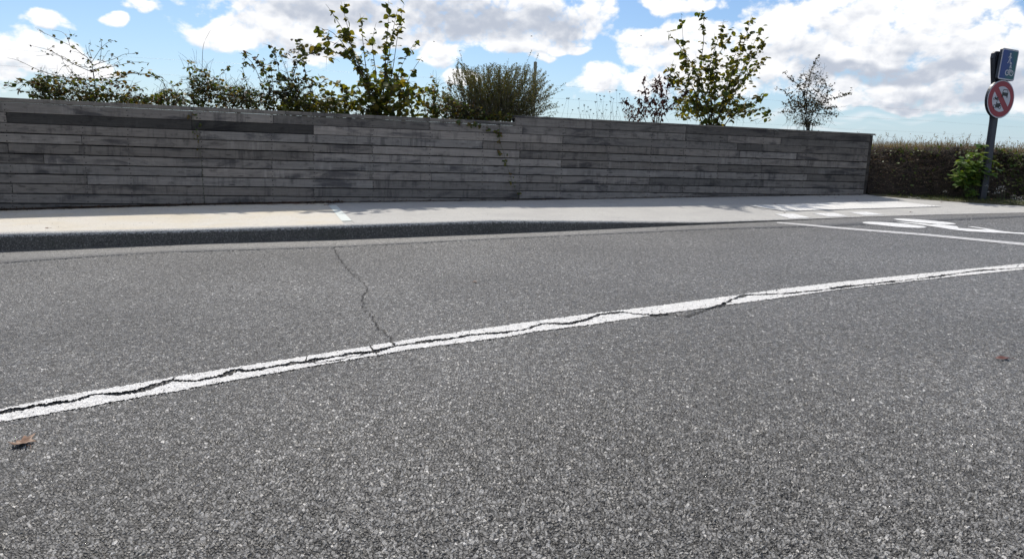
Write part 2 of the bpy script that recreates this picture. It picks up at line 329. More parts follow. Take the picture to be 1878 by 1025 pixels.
# ------------------------------------------------------------------ object helpers
def props(o, label=None, cat=None, group=None, kind=None):
    if label: o['label'] = label
    if cat: o['category'] = cat
    if group: o['group'] = group
    if kind: o['kind'] = kind
    return o
def link(name, me, m=None, parent=None):
    o = bpy.data.objects.new(name, me); COL.objects.link(o)
    if m is not None:
        for mm in (m if isinstance(m, (list, tuple)) else [m]): me.materials.append(mm)
    if parent is not None: o.parent = parent
    return o
def mesh(name, v, f, smooth=False):
    me = bpy.data.meshes.new(name); me.from_pydata([tuple(map(float, p)) for p in v], [], f); me.update()
    if smooth: me.polygons.foreach_set('use_smooth', [True]*len(me.polygons))
    return me
def np_mesh(name, V, Fq, smooth=False):
    me = bpy.data.meshes.new(name); V = np.ascontiguousarray(V, 'f4'); Fq = np.ascontiguousarray(Fq, 'i4'); k = Fq.shape[1]
    me.vertices.add(len(V)); me.vertices.foreach_set('co', V.ravel())
    me.loops.add(Fq.size); me.loops.foreach_set('vertex_index', Fq.ravel())
    me.polygons.add(len(Fq)); me.polygons.foreach_set('loop_start', np.arange(0, Fq.size, k, dtype='i4'))
    me.update(calc_edges=True)
    if smooth: me.polygons.foreach_set('use_smooth', np.ones(len(Fq), bool))
    return me
def fattr(me, name, vals):
    a = me.attributes.new(name, 'FLOAT', 'POINT'); a.data.foreach_set('value', np.ascontiguousarray(vals, 'f4'))
def empty(name, loc, rz=0.):
    o = bpy.data.objects.new(name, None); COL.objects.link(o); o.location = tuple(map(float, loc)); o.rotation_euler = (0, 0, rz); o.empty_display_size = .1
    return o
def box(x0, x1, y0, y1, z0, z1, bev=0.):
    bm = bmesh.new(); bmesh.ops.create_cube(bm, size=1.)
    for v in bm.verts: v.co = Vector(((x0+x1)/2+v.co.x*(x1-x0), (y0+y1)/2+v.co.y*(y1-y0), (z0+z1)/2+v.co.z*(z1-z0)))
    if bev: bmesh.ops.bevel(bm, geom=bm.edges[:], offset=bev, segments=1, affect='EDGES')
    me = bpy.data.meshes.new('box'); bm.to_mesh(me); bm.free(); return me
class Tubes:
    def __init__(s): s.v = []; s.f = []
    def add(s, pts, r0, r1, n=5):
        pts = [np.asarray(p, float) for p in pts]; L = len(pts)
        for i, p in enumerate(pts):
            d = pts[min(i+1, L-1)]-pts[max(i-1, 0)]; d = d/(np.linalg.norm(d)+1e-9)
            a = np.cross(d, [0, 0, 1.]) if abs(d[2]) < .9 else np.cross(d, [1., 0, 0]); a /= np.linalg.norm(a); b = np.cross(d, a)
            r = r0+(r1-r0)*i/(L-1)
            for k in range(n): s.v.append(p+r*(a*math.cos(2*math.pi*k/n)+b*math.sin(2*math.pi*k/n)))
        o = len(s.v)-L*n
        for i in range(L-1):
            for k in range(n): s.f.append((o+i*n+k, o+i*n+(k+1) % n, o+(i+1)*n+(k+1) % n, o+(i+1)*n+k))
    def build(s, name, m, parent=None, org=None):
        V = np.array(s.v); 
        if org is not None: V = V-np.array(org)
        return link(name, np_mesh(name, V, np.array(s.f), True), m, parent)
LEAF = dict(
 ovate=(np.array([(0,0,0),(.26,.12,.03),(.43,.38,.05),(.34,.70,.02),(0,1,-.08),(-.34,.70,.02),(-.43,.38,.05),(-.26,.12,.03),(0,.38,-.03),(0,.7,-.06)]), [(0,1,2,8),(8,2,3,9),(9,3,4,4),(0,8,6,7),(8,9,5,6),(9,4,5,5)]),
 lance=(np.array([(0,0,0),(.16,.35,.03),(.11,.7,.01),(0,1,-.06),(-.11,.7,.01),(-.16,.35,.03),(0,.5,-.03)]), [(0,1,6,6),(1,2,3,6),(6,3,4,5),(0,6,5,5)]),
 small=(np.array([(0,0,0),(.3,.45,.03),(0,1,0),(-.3,.45,.03)]), [(0,1,2,3)]),
 blade=(np.array([(-.5,0,0),(.5,0,0),(.3,.55,.02),(0,1,.08),(-.3,.55,.02)]), [(0,1,2,4),(4,2,3,3)]))
def frame(d, up):
    d = d/(np.linalg.norm(d)+1e-9); s_ = np.cross(d, up); n_ = np.linalg.norm(s_)
    s_ = s_/n_ if n_ > 1e-4 else np.array([1., 0, 0]); return s_, d, np.cross(s_, d)
class Leaves:
    def __init__(s): s.items = []
    def add(s, p, d, up, size, wid=1., tint=None): s.items.append((np.asarray(p, float), np.asarray(d, float), np.asarray(up, float), size, wid, random.random() if tint is None else tint))
    def build(s, name, kind, m, parent=None, org=None, items=None, stuff=True):
        items = s.items if items is None else items
        if not items: return None
        T, Fc = LEAF[kind]; n = len(T); V = np.empty((len(items)*n, 3)); tint = np.empty(len(items)*n)
        tri = [tuple(dict.fromkeys(f)) for f in Fc]; tris = []
        for f in tri: tris += [(f[0], f[i], f[i+1]) for i in range(1, len(f)-1)]
        tris = np.array(tris); FF = (tris[None]+np.arange(len(items))[:, None, None]*n).reshape(-1, 3)
        for i, (p, d, up, sz, w, ti) in enumerate(items):
            a, b, c = frame(d, up); V[i*n:(i+1)*n] = p+sz*(T[:, :1]*w*a+T[:, 1:2]*b+T[:, 2:]*c); tint[i*n:(i+1)*n] = ti
        if org is not None: V = V-np.array(org)
        me = np_mesh(name, V, FF, kind in ('ovate',)); fattr(me, 'tint', tint)
        o = link(name, me, m, parent)
        if stuff: o['kind'] = 'stuff'
        return o
def rdir(): 
    v = rng.normal(size=3); return v/np.linalg.norm(v)
def curve(p0, p1, n=6, bow=.12, jit=.03):
    p0, p1 = np.asarray(p0, float), np.asarray(p1, float); L = np.linalg.norm(p1-p0); b = rdir()*bow*L; b[2] = abs(b[2])*.5
    out = []
    for i in range(n):
        t = i/(n-1); out.append(p0+(p1-p0)*t+b*math.sin(math.pi*t)+(rdir()*jit*L/n*2 if 0 < i < n-1 else 0))
    return out
def smooth_path(pts, n=10):
    pts = [np.asarray(p, float) for p in pts]
    if len(pts) < 3: return curve(pts[0], pts[-1], n, .05, .02)
    P = [pts[0]]+pts+[pts[-1]]; out = []
    m = max(2, n//(len(pts)-1))
    for i in range(1, len(P)-2):
        for k in range(m):
            t = k/m; a, b, c, d = P[i-1:i+3]
            out.append(.5*((2*b)+(-a+c)*t+(2*a-5*b+4*c-d)*t*t+(-a+3*b-3*c+d)*t**3))
    out.append(pts[-1]); return out

# ------------------------------------------------------------------ the lie of the land
TH = 1.2221; D0 = 13.7495; ZR = .2296; PK = .15
UD = np.array([math.sin(TH), math.cos(TH)]); VD = np.array([math.cos(TH), -math.sin(TH)])      # along the wall; from the wall towards the camera
W0 = np.array([0, D0]); RZ = math.atan2(UD[1], UD[0])
def uv(p): q = np.asarray(p)[:2]-W0; return q@UD, q@VD
def xy(u, v): return W0+UD*u+VD*v
def road_z(x, y): return .03*np.clip(x*UD[0]+y*UD[1], -60, 60)+.01*np.clip(x*VD[0]+y*VD[1], -60, 60)
def on_road(px, py, dz=0.):
    d = ray(px, py); A = .03*UD+.01*VD; t = (EYE-dz)/(A@d[:2]-d[2]); p = t*d; return np.array([p[0], p[1], p[2]+EYE])
def on_wall(px, py, off=0.):
    d = ray(px, py); q = W0+VD*off; t = (q@VD)/(d[:2]@VD); p = t*d; return np.array([p[0], p[1], p[2]+EYE])
def project(p):
    d = np.asarray(p, float)-np.array([0, 0, EYE]); k = d@Fv; return 939+FPX*(d@Rv)/k, 512.5-FPX*(d@Uv)/k
WB = [(0,385.5),(375,375.2),(575,372),(945,367.4),(1270,361.6),(1583,357)]
wb_u = []; wb_z = []
for a in WB:
    p = on_wall(*a); wb_u.append(uv(p)[0]); wb_z.append(p[2])
wb_u = [wb_u[0]-12]+wb_u+[wb_u[-1]+25]; wb_z = [wb_z[0]-.33]+wb_z+[wb_z[-1]+.35]
KB = [(0,463,428),(372,448,420),(611,441,413),(900,430,403.8),(1017,425.5,404.4),(1153,419.5,405.5),(1290,413.6,406.8),(1457,406,401.9),(1593,399.8,396.8),(1730,395.6,393),(1878,391.8,390)]
k_u = []; k_v = []; k_h = []
for (x, yb, yt) in KB:
    p = on_road(x, yb); q = p+np.array([*(-VD*.03), 0])
    lo, hi = p[2]-.1, p[2]+.6
    for _ in range(40):
        mid = (lo+hi)/2
        if project((q[0], q[1], mid))[1] > yt: lo = mid
        else: hi = mid
    u, v = uv(p); k_u.append(u); k_v.append(v); k_h.append(max(lo-p[2], .02))
print('kerb', [(round(float(a), 2), round(float(b), 2), round(float(c), 3)) for a, b, c in zip(k_u, k_v, k_h)])
k_u = [k_u[0]-12]+k_u+[k_u[-1]+14]; k_v = [k_v[0]+.3]+k_v+[k_v[-1]+1.5]; k_h = [k_h[0]]+k_h+[k_h[-1]]
def kerb_v(u): return np.interp(u, k_u, k_v)
def kerb_h(u): return np.interp(u, k_u, k_h)
def kerb_top(u):
    x, y = xy(u, kerb_v(u)); return road_z(x, y)+kerb_h(u)
def pave_z(u, v):
    return np.interp(u, wb_u, wb_z)*(1-v/kerb_v(u))+kerb_top(u)*(v/kerb_v(u))
def on_pave(px, py):
    t = 5.; d = ray(px, py)
    for t in np.arange(6, 30, .01):
        p = t*d; u, v = uv(p)
        if p[2]+EYE <= pave_z(u, v): return np.array([p[0], p[1], p[2]+EYE])
    return np.array([p[0], p[1], p[2]+EYE])
def ground_back(x, y):            # field level behind the timber wall and the bank
    u, v = uv((x, y)); return EYE+.10-.25*min(max((-v-2)/30, 0), 1)

# ------------------------------------------------------------------ road (one sheet, relief and cracks carved in)
LT = [(-40,763),(0,754),(121,728),(243,707.7),(324,693.5),(425,677),(567,655),(680,637),(760,623.5),(919,600),(983,591),(1073,579),(1200,564),(1354,543),(1450,530),(1551,518),(1700,503),(1878,485.2),(2000,474)]
LB = [(-40,788),(0,778.5),(121,758),(243,735),(324,721),(425,702.5),(567,676.5),(680,657),(760,643),(919,622.7),(983,611),(1073,600),(1200,580.6),(1354,559),(1450,546),(1551,531.5),(1700,514.5),(1878,496),(2000,484)]
C1 = [(-40,768),(0,761),(40,754),(73,747),(133,740),(174,727),(222,726),(259,720),(283,710.5),(316,701.6),(356,702.5),(405,693.5),(429,683.5),(465,682),(506,675),(562,667),(600,660),(642,652),(680,649),(725,638),(760,633),(792,628),(824,625),(865,617),(919,613),(961,608),(993,597),(1047,596),(1073,590),(1098,580),(1140,575),(1178,579.5),(1200,580),(1230,578),(1260,582),(1290,571),(1323,562),(1340,553),(1366,543.5),(1440,541),(1500,535),(1560,527),(1625,520),(1700,512),(1760,503),(1800,498),(1878,493),(2000,480)]
C2 = [(612,455),(618,466),(629,485),(648,505),(669,523),(675,531),(667,542),(665,563),(678,577),(693,600),(712,619),(725,638)]
C3 = [(562,667),(590,668),(620,664),(645,657),(668,653),(680,649)]; C4 = [(680,637),(684,645),(690,652),(696,657)]; C5 = [(324,693.5),(318,701)]; C6 = [(1437,541),(1437,547.5)]; C7 = [(983,591),(993,597)]; C8 = [(567,655),(562,667)]
C9 = [(1010,615),(1030,617),(1045,616)]; C10 = [(1060,443),(1068,441)]; C11=[(1230,578),(1250,582),(1290,575)]
def crackline(pts, seg=.03, jit=.012, seed=1):
    rr = np.random.default_rng(seed); W_ = [on_road(*p)[:2] for p in pts]; out = [W_[0]]
    for a, b in zip(W_[:-1], W_[1:]):
        L = np.linalg.norm(b-a); n = max(1, int(L/seg)); nr = np.array([-(b-a)[1], (b-a)[0]])/(L+1e-9)
        for i in range(1, n+1):
            out.append(a+(b-a)*i/n+(nr*rr.normal()*jit*.5 if i < n else 0))
    return np.array(out)
CR = [(crackline(C1, seed=1), .021), (crackline(C2, seed=2, jit=.02), .006), (crackline(C3, seed=3), .006), (crackline(C4, seed=4), .005), (crackline(C5, seed=5), .004), (crackline(C6, seed=6), .005), (crackline(C7, seed=7), .004), (crackline(C8, seed=8), .004), (crackline(C9, seed=9), .004), (crackline(C11, seed=11), .004)]
_wr = np.random.default_rng(21)
def cw(n): return np.clip(np.interp(np.arange(n), np.arange(0, n+12, 4), _wr.random(len(np.arange(0, n+12, 4))))*1.1+.4, .5, 1.4)
CW = [cw(len(p)) for p, w in CR]
def crack_dist(XY, lines=CR):
    """minimum of distance/width to the cracks, for an (N,2) array"""
    best = np.full(len(XY), 9.)
    for li, (pts, w) in enumerate(lines):
        lo = pts.min(0)-.1; hi = pts.max(0)+.1; idx = np.where(((XY > lo) & (XY < hi)).all(1))[0]
        if not len(idx): continue
        Q = XY[idx]; b = np.full(len(Q), 9.)
        for si, (a, c) in enumerate(zip(pts[:-1], pts[1:])):
            near = np.where((np.abs(Q-(a+c)/2) < .12).all(1))[0]
            if not len(near): continue
            q = Q[near]; d = c-a; t = np.clip(((q-a)@d)/(d@d+1e-12), 0, 1); dist = np.linalg.norm(q-a-t[:, None]*d, axis=1)
            b[near] = np.minimum(b[near], dist/(w*CW[li][si]))
        best[idx] = np.minimum(best[idx], b)
    return best
def build_road():
    th = np.concatenate([np.linspace(-180, -43, 46)[:-1], np.linspace(-43, 43, 1150), np.linspace(43, 180, 46)[1:]])*math.pi/180
    r = np.concatenate([[.25, .7, 1.1], 1/np.linspace(1/1.5, 1/15, 600), [17, 20, 25, 32, 42]])
    Rg, Tg = np.meshgrid(r, th, indexing='ij'); X = Rg*np.sin(Tg); Y = Rg*np.cos(Tg); XY = np.stack([X.ravel(), Y.ravel()], 1)
    Z = road_z(XY[:, 0], XY[:, 1]); nR, nT = len(r), len(th)
    i = np.arange(nR-1)[:, None]*nT+np.arange(nT-1)[None]; F_ = np.stack([i, i+1, i+nT+1, i+nT], -1).reshape(-1, 4)
    # centre cap
    V = np.column_stack([XY, Z])
    me = np_mesh('road', V, F_, True); cd = crack_dist(XY); fattr(me, 'crack', np.clip(1.5-cd, 0, 1))
    o = link('road', me, M['road']); props(o, 'grey chip-surfaced asphalt road filling the foreground', kind='structure')
build_road()
def ribbon(pts, w, z=.0045, seed=0, wv=None):
    rr = np.random.default_rng(seed); v = []; f = []
    for i, p in enumerate(pts):
        d = pts[min(i+1, len(pts)-1)]-pts[max(i-1, 0)]; d = d/(np.linalg.norm(d)+1e-9); n = np.array([-d[1], d[0]]); k = w*(wv[i] if wv is not None else 1)*(.35+.65*rr.random())*(1 if 0 < i < len(pts)-1 else .2)
        for s_ in (-1, 1):
            q = p+n*k*s_*(.5+.5*rr.random()); v.append((q[0], q[1], road_z(q[0], q[1])+z))
    for i in range(len(pts)-1): f.append((2*i, 2*i+1, 2*i+3, 2*i+2))
    return v, f
V_ = []; F_ = []
for k, (pts, w) in enumerate(CR):
    v, f = ribbon(pts, w*.6, -.002, k, CW[k]); o_ = len(V_); V_ += v; F_ += [tuple(a+o_ for a in q) for q in f]
props(link('road_crack', mesh('road_crack', V_, F_), M['crack']), 'dark branching crack running through the white line and across the asphalt', kind='structure')

# white edge line, laid over the chippings and broken by the crack
def paint_band(top, bot, name, m, step=.006, wid=26, ragged=.006, crack=True, dz=.0085, seed=3):
    xs = np.linspace(top[0][0], top[-1][0], 260); T = np.array([on_road(x, np.interp(x, *zip(*top)))[:2] for x in xs]); B = np.array([on_road(x, np.interp(x, *zip(*bot)))[:2] for x in xs])
    mid = (T+B)/2; s_ = np.concatenate([[0], np.cumsum(np.linalg.norm(np.diff(mid, axis=0), axis=1))]); n = int(s_[-1]/step); q = np.linspace(0, s_[-1], n)
    T = np.stack([np.interp(q, s_, T[:, k]) for k in (0, 1)], 1); B = np.stack([np.interp(q, s_, B[:, k]) for k in (0, 1)], 1)
    w = np.linspace(0, 1, wid+1); G = T[:, None]*(1-w)[None, :, None]+B[:, None]*w[None, :, None]
    XY = G.reshape(-1, 2); V = np.column_stack([XY, road_z(XY[:, 0], XY[:, 1])+dz])
    i = np.arange(n-1)[:, None]*(wid+1)+np.arange(wid)[None]; F = np.stack([i, i+1, i+wid+2, i+wid+1], -1).reshape(-1, 4)
    cen = V[F].mean(1); rr = np.random.default_rng(seed); keep = np.ones(len(F), bool)
    if crack:
        cd = crack_dist(cen[:, :2]); nz = np.repeat(np.interp(np.arange(n-1), np.arange(0, n+40, 9), rr.random(len(np.arange(0, n+40, 9)))), wid)
        keep &= cd > (.55+.75*nz+.35*rr.random(len(F)))
    # ragged edges
    width = np.linalg.norm(T-B, axis=1)[:-1]; wi = (np.arange(wid)+.5)/wid; de = np.minimum(wi, 1-wi)[None]*width[:, None]
    e = np.interp(np.arange(n-1), np.arange(0, n+40, 3), rr.random(len(np.arange(0, n+40, 3))))*ragged*1.6
    keep &= (de > e[:, None]+rr.random(de.shape)*ragged*.6).ravel()
    F = F[keep]; used, inv = np.unique(F, return_inverse=True); me = np_mesh(name, V[used], inv.reshape(F.shape), False)
    return link(name, me, m)
o = paint_band(LT, LB, 'lane_line', M['paint']); props(o, 'long curving white edge line split lengthwise by a dark crack', 'road marking')
# cycle lane: thin line, and bicycle symbol
o = paint_band([(1425,408.6),(1470,411.8),(1540,418.2),(1700,430.5),(1878,447.4),(2000,459)], [(1425,410.6),(1470,414.6),(1540,421.4),(1700,434.2),(1878,452),(2000,464)], 'cycle_lane_line', M['paint_grey'], .03, 3, .004, False, .0135)
props(o, 'thin greyish white line beside the bicycle symbol at the dropped kerb', 'road marking')
def flat_poly(polys, name, m, surf, dz, thick=.003):
    bm = bmesh.new()
    for P in polys:
        pts = [surf(*p) for p in P]; tv = geometry.tessellate_polygon([[Vector((p[0], p[1], 0)) for p in pts]])
        vs = [bm.verts.new((p[0], p[1], p[2]+dz)) for p in pts]
        for t in tv:
            try: bm.faces.new([vs[i] for i in t])
            except ValueError: pass
    bmesh.ops.recalc_face_normals(bm, faces=bm.faces[:])
    for f in bm.faces:
        if f.normal.z < 0: f.normal_flip()
    r_ = bmesh.ops.extrude_face_region(bm, geom=bm.faces[:])
    for v in [g for g in r_['geom'] if isinstance(g, bmesh.types.BMVert)]: v.co.z += thick
    bmesh.ops.recalc_face_normals(bm, faces=bm.faces[:])
    me = bpy.data.meshes.new(name); bm.to_mesh(me); bm.free(); return link(name, me, m)
def z2(P): return [(1540+a/5.556, 370+b/5.56) for a, b in P]
bike = [z2([(228,220),(262,214),(320,213),(480,220),(640,232),(780,248),(850,258),(885,268),(868,275),(800,277),(700,274),(560,264),(400,246),(290,236),(245,229)]),
 z2([(548,185),(580,181),(650,182),(800,190),(950,203),(1100,218),(1165,229),(1185,236),(1160,240),(1080,241),(960,235),(800,222),(650,205),(575,193)]),
 z2([(565,216),(640,216),(850,231),(925,242),(1000,238),(1120,250),(1195,260),(1213,278),(1400,291),(1500,294),(1420,281),(1298,263),(1350,262),(1500,284),(1640,308),(1760,322),(1878,328),(2250,352),(2250,366),(1878,342),(1700,331),(1500,322),(1300,311),(1150,294),(1000,270),(800,240),(640,224)])]
o = flat_poly(bike, 'bicycle_symbol', M['paint_far'], on_road, .0145, .001); props(o, 'white painted bicycle symbol lying on the asphalt by the dropped kerb', 'road marking')

# gutter strip with an open joint
gs = [(-60,489),(0,484.5),(150,474),(300,464.8),(600,455.5),(900,440.6),(1100,431.5),(1300,422.5),(1450,418.2),(1503,417.4),(1743,405.8),(1878,399.2),(1960,395.5)]
g_u = []; g_v = []
for p in gs:
    u, v = uv(on_road(*p)); g_u.append(u); g_v.append(v)
V_ = []; F_ = []; us = np.arange(-18, 26, .1)
for i, u in enumerate(us):
    vk = kerb_v(u); vg = np.interp(u, g_u, g_v); vg = max(vg, vk+.12)
    for v, dz in ((vk-.06, .006), (vk, .006), ((vk+vg)/2, .006), (vg-.004, .006), (vg, -.01)):
        x, y = xy(u, v); V_.append((x, y, road_z(x, y)+dz+(.006 if dz > 0 else 0)))
    if i: F_ += [((i-1)*5+k, (i-1)*5+k+1, i*5+k+1, i*5+k) for k in range(4)]
props(link('gutter', mesh('gutter', V_, F_, True), M['gutter']), 'smooth grey gutter strip along the foot of the kerb', kind='structure')
rb = []
for u in np.arange(-13, 10, .035):
    v = max(np.interp(u, g_u, g_v), kerb_v(u)+.12)+.004; rb.append(xy(u, v)+rng.normal(size=2)*.002)
v, f = ribbon(np.array(rb), .007, .0058, 5)
props(link('gutter_joint', mesh('gutter_joint', v, f), M['crack']), 'dark open joint between gutter strip and asphalt', kind='structure')

# ------------------------------------------------------------------ pavement and kerb
ub = uv(on_pave(640, 400))[0]
pA = on_pave(602.6, 377.5); pB = on_pave(627, 406); pC = on_pave(645, 405); pD = on_pave(617, 377)
(uA, vA), (uB, vB), (uC, vC), (uD_, vD_) = uv(pA), uv(pB), uv(pC), uv(pD)
def bound(v, w=0): return uA+(uB-uA)*(v-vA)/(vB-vA)
def bound2(v): return uD_+(uC-uD_)*(v-vD_)/(vC-vD_)
def pave_patch(name, ufun0, ufun1, m, nu, nv=26, dz=0., v1=None, v0=-.06):
    V = []; F = []
    for i in range(nu+1):
        for j in range(nv+1):
            f = j/nv
            # resolve v against kerb position at that u
            u = ufun0(0)+(ufun1(0)-ufun0(0))*i/nu; vk = kerb_v(u)-.13; v = v0+(vk-v0)*f
            if v1: v = v0+(v1-v0)*f
            a, b = ufun0(v), ufun1(v); u = a+(b-a)*i/nu
            if not v1: v = v0+(kerb_v(u)-.13-v0)*f
            x, y = xy(u, v); V.append((x, y, pave_z(u, v)+dz+.0016*math.sin(u*1.7+v)*0))
    for i in range(nu):
        for j in range(nv): F.append((i*(nv+1)+j, i*(nv+1)+j+1, (i+1)*(nv+1)+j+1, (i+1)*(nv+1)+j))
    return link(name, mesh(name, V, F, True), m)
props(pave_patch('beige_pavement', lambda v: -15., bound, M['beige'], 90), 'beige resin pavement under the left half of the timber wall', kind='structure')
props(pave_patch('pavement', bound2, lambda v: 27., M['pave'], 150), 'light grey concrete pavement in front of the timber wall', kind='structure')
props(pave_patch('paving_strip', bound, bound2, M['strip'], 2, 26, .003, vB+.0, vA-.05), 'pale greenish strip between beige and grey pavement', kind='structure')
# fill under / in front of the strip
props(pave_patch('pavement_edge_bed', bound, bound2, M['pave'], 2, 26, -.004), 'grey bedding around the pale strip', kind='structure')
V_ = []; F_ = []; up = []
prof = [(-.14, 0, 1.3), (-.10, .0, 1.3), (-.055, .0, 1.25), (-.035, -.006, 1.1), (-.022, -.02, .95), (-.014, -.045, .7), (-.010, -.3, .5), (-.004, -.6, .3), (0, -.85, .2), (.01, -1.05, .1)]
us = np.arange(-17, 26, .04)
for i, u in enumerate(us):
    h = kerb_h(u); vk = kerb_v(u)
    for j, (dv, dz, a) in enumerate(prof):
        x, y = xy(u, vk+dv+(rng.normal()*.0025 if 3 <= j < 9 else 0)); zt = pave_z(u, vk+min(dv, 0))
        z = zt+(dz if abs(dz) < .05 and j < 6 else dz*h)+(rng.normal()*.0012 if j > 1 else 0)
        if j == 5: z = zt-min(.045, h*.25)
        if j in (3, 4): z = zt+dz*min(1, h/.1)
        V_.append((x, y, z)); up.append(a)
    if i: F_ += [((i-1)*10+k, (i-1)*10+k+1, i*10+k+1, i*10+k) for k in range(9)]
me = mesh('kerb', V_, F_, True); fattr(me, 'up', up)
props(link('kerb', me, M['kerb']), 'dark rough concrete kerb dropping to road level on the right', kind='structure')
# dashes and tactile strip on the pavement
def z3(P): return [(1360+a/4.942, 350+b/4.942) for a, b in P]
DL = ['white painted dash on the pavement nearest the wall, leftmost of three', 'middle white painted dash at the dropped kerb', 'white painted dash at the dropped kerb, rightmost of three']
DL[0] = 'white painted dash at the dropped kerb, leftmost of three'
for P, lb in zip([[(300,213),(475,211),(625,247),(440,254)], [(645,207),(840,203),(965,232),(790,237)], [(970,197),(1135,193),(1295,220),(1110,224)]], DL):
    o = flat_poly([z3(P)], 'crossing_dash', M['paint_far'], on_pave, .004); props(o, lb, 'road marking', 'dashes across the pavement at the dropped kerb')
tp = z3([(75,140),(180,137),(350,133),(500,128),(700,119),(850,112),(1100,108),(1400,105),(1500,112),(1600,124),(1810,147),(1600,153),(1400,160),(1000,170),(600,183),(390,189),(250,170)])
tact = empty('tactile_strip', on_pave(1560, 378)); props(tact, 'light ribbed tactile strip across the grey pavement before the wall end', 'tactile paving')
o = flat_poly([tp], 'base', M['tactile'], on_pave, .010, .004); o.parent = tact; o.matrix_parent_inverse = Matrix.Translation(-Vector(tact.location))
# domes
poly = np.array([uv(on_pave(*p)) for p in tp])
def inside(q, P):
    c = False; j = len(P)-1
    for i in range(len(P)):
        if (P[i][1] > q[1]) != (P[j][1] > q[1]) and q[0] < (P[j][0]-P[i][0])*(q[1]-P[i][1])/(P[j][1]-P[i][1]+1e-12)+P[i][0]: c = not c
        j = i
    return c
V_ = []; F_ = []
lo = poly.min(0); hi = poly.max(0)
for a in np.arange(lo[0], hi[0], .11):
    for k, b in enumerate(np.arange(lo[1], hi[1], .055)):
        q = (a+(k % 2)*.0+b*.5 % .11, b)
        if inside(q, poly):
            x, y = xy(*q); z = pave_z(*q)+.0135; o_ = len(V_)
            for rr_, hh in ((.022, 0), (.017, .006)):
                for s_ in range(6): V_.append((x+rr_*math.cos(s_*math.pi/3), y+rr_*math.sin(s_*math.pi/3), z+hh))
            for s_ in range(6): F_.append((o_+s_, o_+(s_+1) % 6, o_+6+(s_+1) % 6, o_+6+s_))
            F_.append(tuple(range(o_+6, o_+12)))
o = link('dome', mesh('dome', np.array(V_)-np.array(tact.location), F_, True), M['tactile'], tact); o['kind'] = 'stuff'

# ------------------------------------------------------------------ far ground and field
def sheet(name, m, radii, fz, nth=72, label=''):
    V = []; F = []
    for r in radii:
        for k in range(nth):
            a = 2*math.pi*k/nth; x, y = r*math.sin(a), r*math.cos(a); V.append((x, y, fz(x, y)))
    n = len(radii)
    for i in range(n-1):
        for k in range(nth): F.append((i*nth+k, (i+1)*nth+k, (i+1)*nth+(k+1) % nth, i*nth+(k+1) % nth))
    F.append(tuple(range(nth)))
    return props(link(name, mesh(name, V, F, True), m), label, kind='structure')
sheet('ground', M['ground'], [.5, 5, 12, 25, 40, 60, 120, 400, 1500, 4000], lambda x, y: road_z(x, y)*(1 if math.hypot(x, y) < 61 else .2)-.15, label='grass ground beyond the road')
V_ = []; F_ = []; vs = [-.30, -.6, -1, -2, -4, -8, -16, -32, -80, -300, -1200, -3500]; us = [-3500, -800, -200, -60, -30]+list(np.arange(-20, 34, 1.))+[45, 80, 250, 900, 3500]
for u in us:
    for v in vs:
        x, y = xy(u, v); V_.append((x, y, ground_back(x, y)+(.03*math.sin(u*1.3+v*2.1) if v > -40 else 0)))
n = len(vs)
for i in range(len(us)-1):
    for j in range(n-1): F_.append((i*n+j, (i+1)*n+j, (i+1)*n+j+1, i*n+j+1))
props(link('field', mesh('field', V_, F_, True), M['field']), 'dry grass field behind the timber wall', kind='structure')

# ------------------------------------------------------------------ timber wall
def pu(x, z_or_row=None, y=None):
    """position along the wall of a joint seen at photo column x in plank row k"""
    z = ZR-(z_or_row-.5)*PK+EYE; lo, hi = -20, 30
    for _ in range(40):
        m_ = (lo+hi)/2; q = xy(m_, 0)
        if project((q[0], q[1], z))[0] < x: lo = m_
        else: hi = m_
    return lo
UE = 8.42
JO = {-1:[945,1086,1258,1420,1594],0:[352,501,788,958,1257,1335,1432,1532],1:[12,352,575,1032,1352,1398],2:[367,885,1254,1357,1461],3:[150,683,953,1115,1394],4:[15,575,1029,1317,1500],5:[499,953,1316,1480],6:[371,791,965,1192,1400],7:[160,684,1027,1255,1440],8:[23,575,953,1270,1500],9:[375,788,1192],10:[237,684]}
wall = empty('timber_wall', (*xy(0, 0), EYE-1.3), RZ); props(wall, 'long retaining wall of horizontal weathered grey planks behind the pavement', 'wall')
WZ = EYE-1.3
def gz(u): return float(np.interp(u, wb_u, wb_z))
pcol = {}
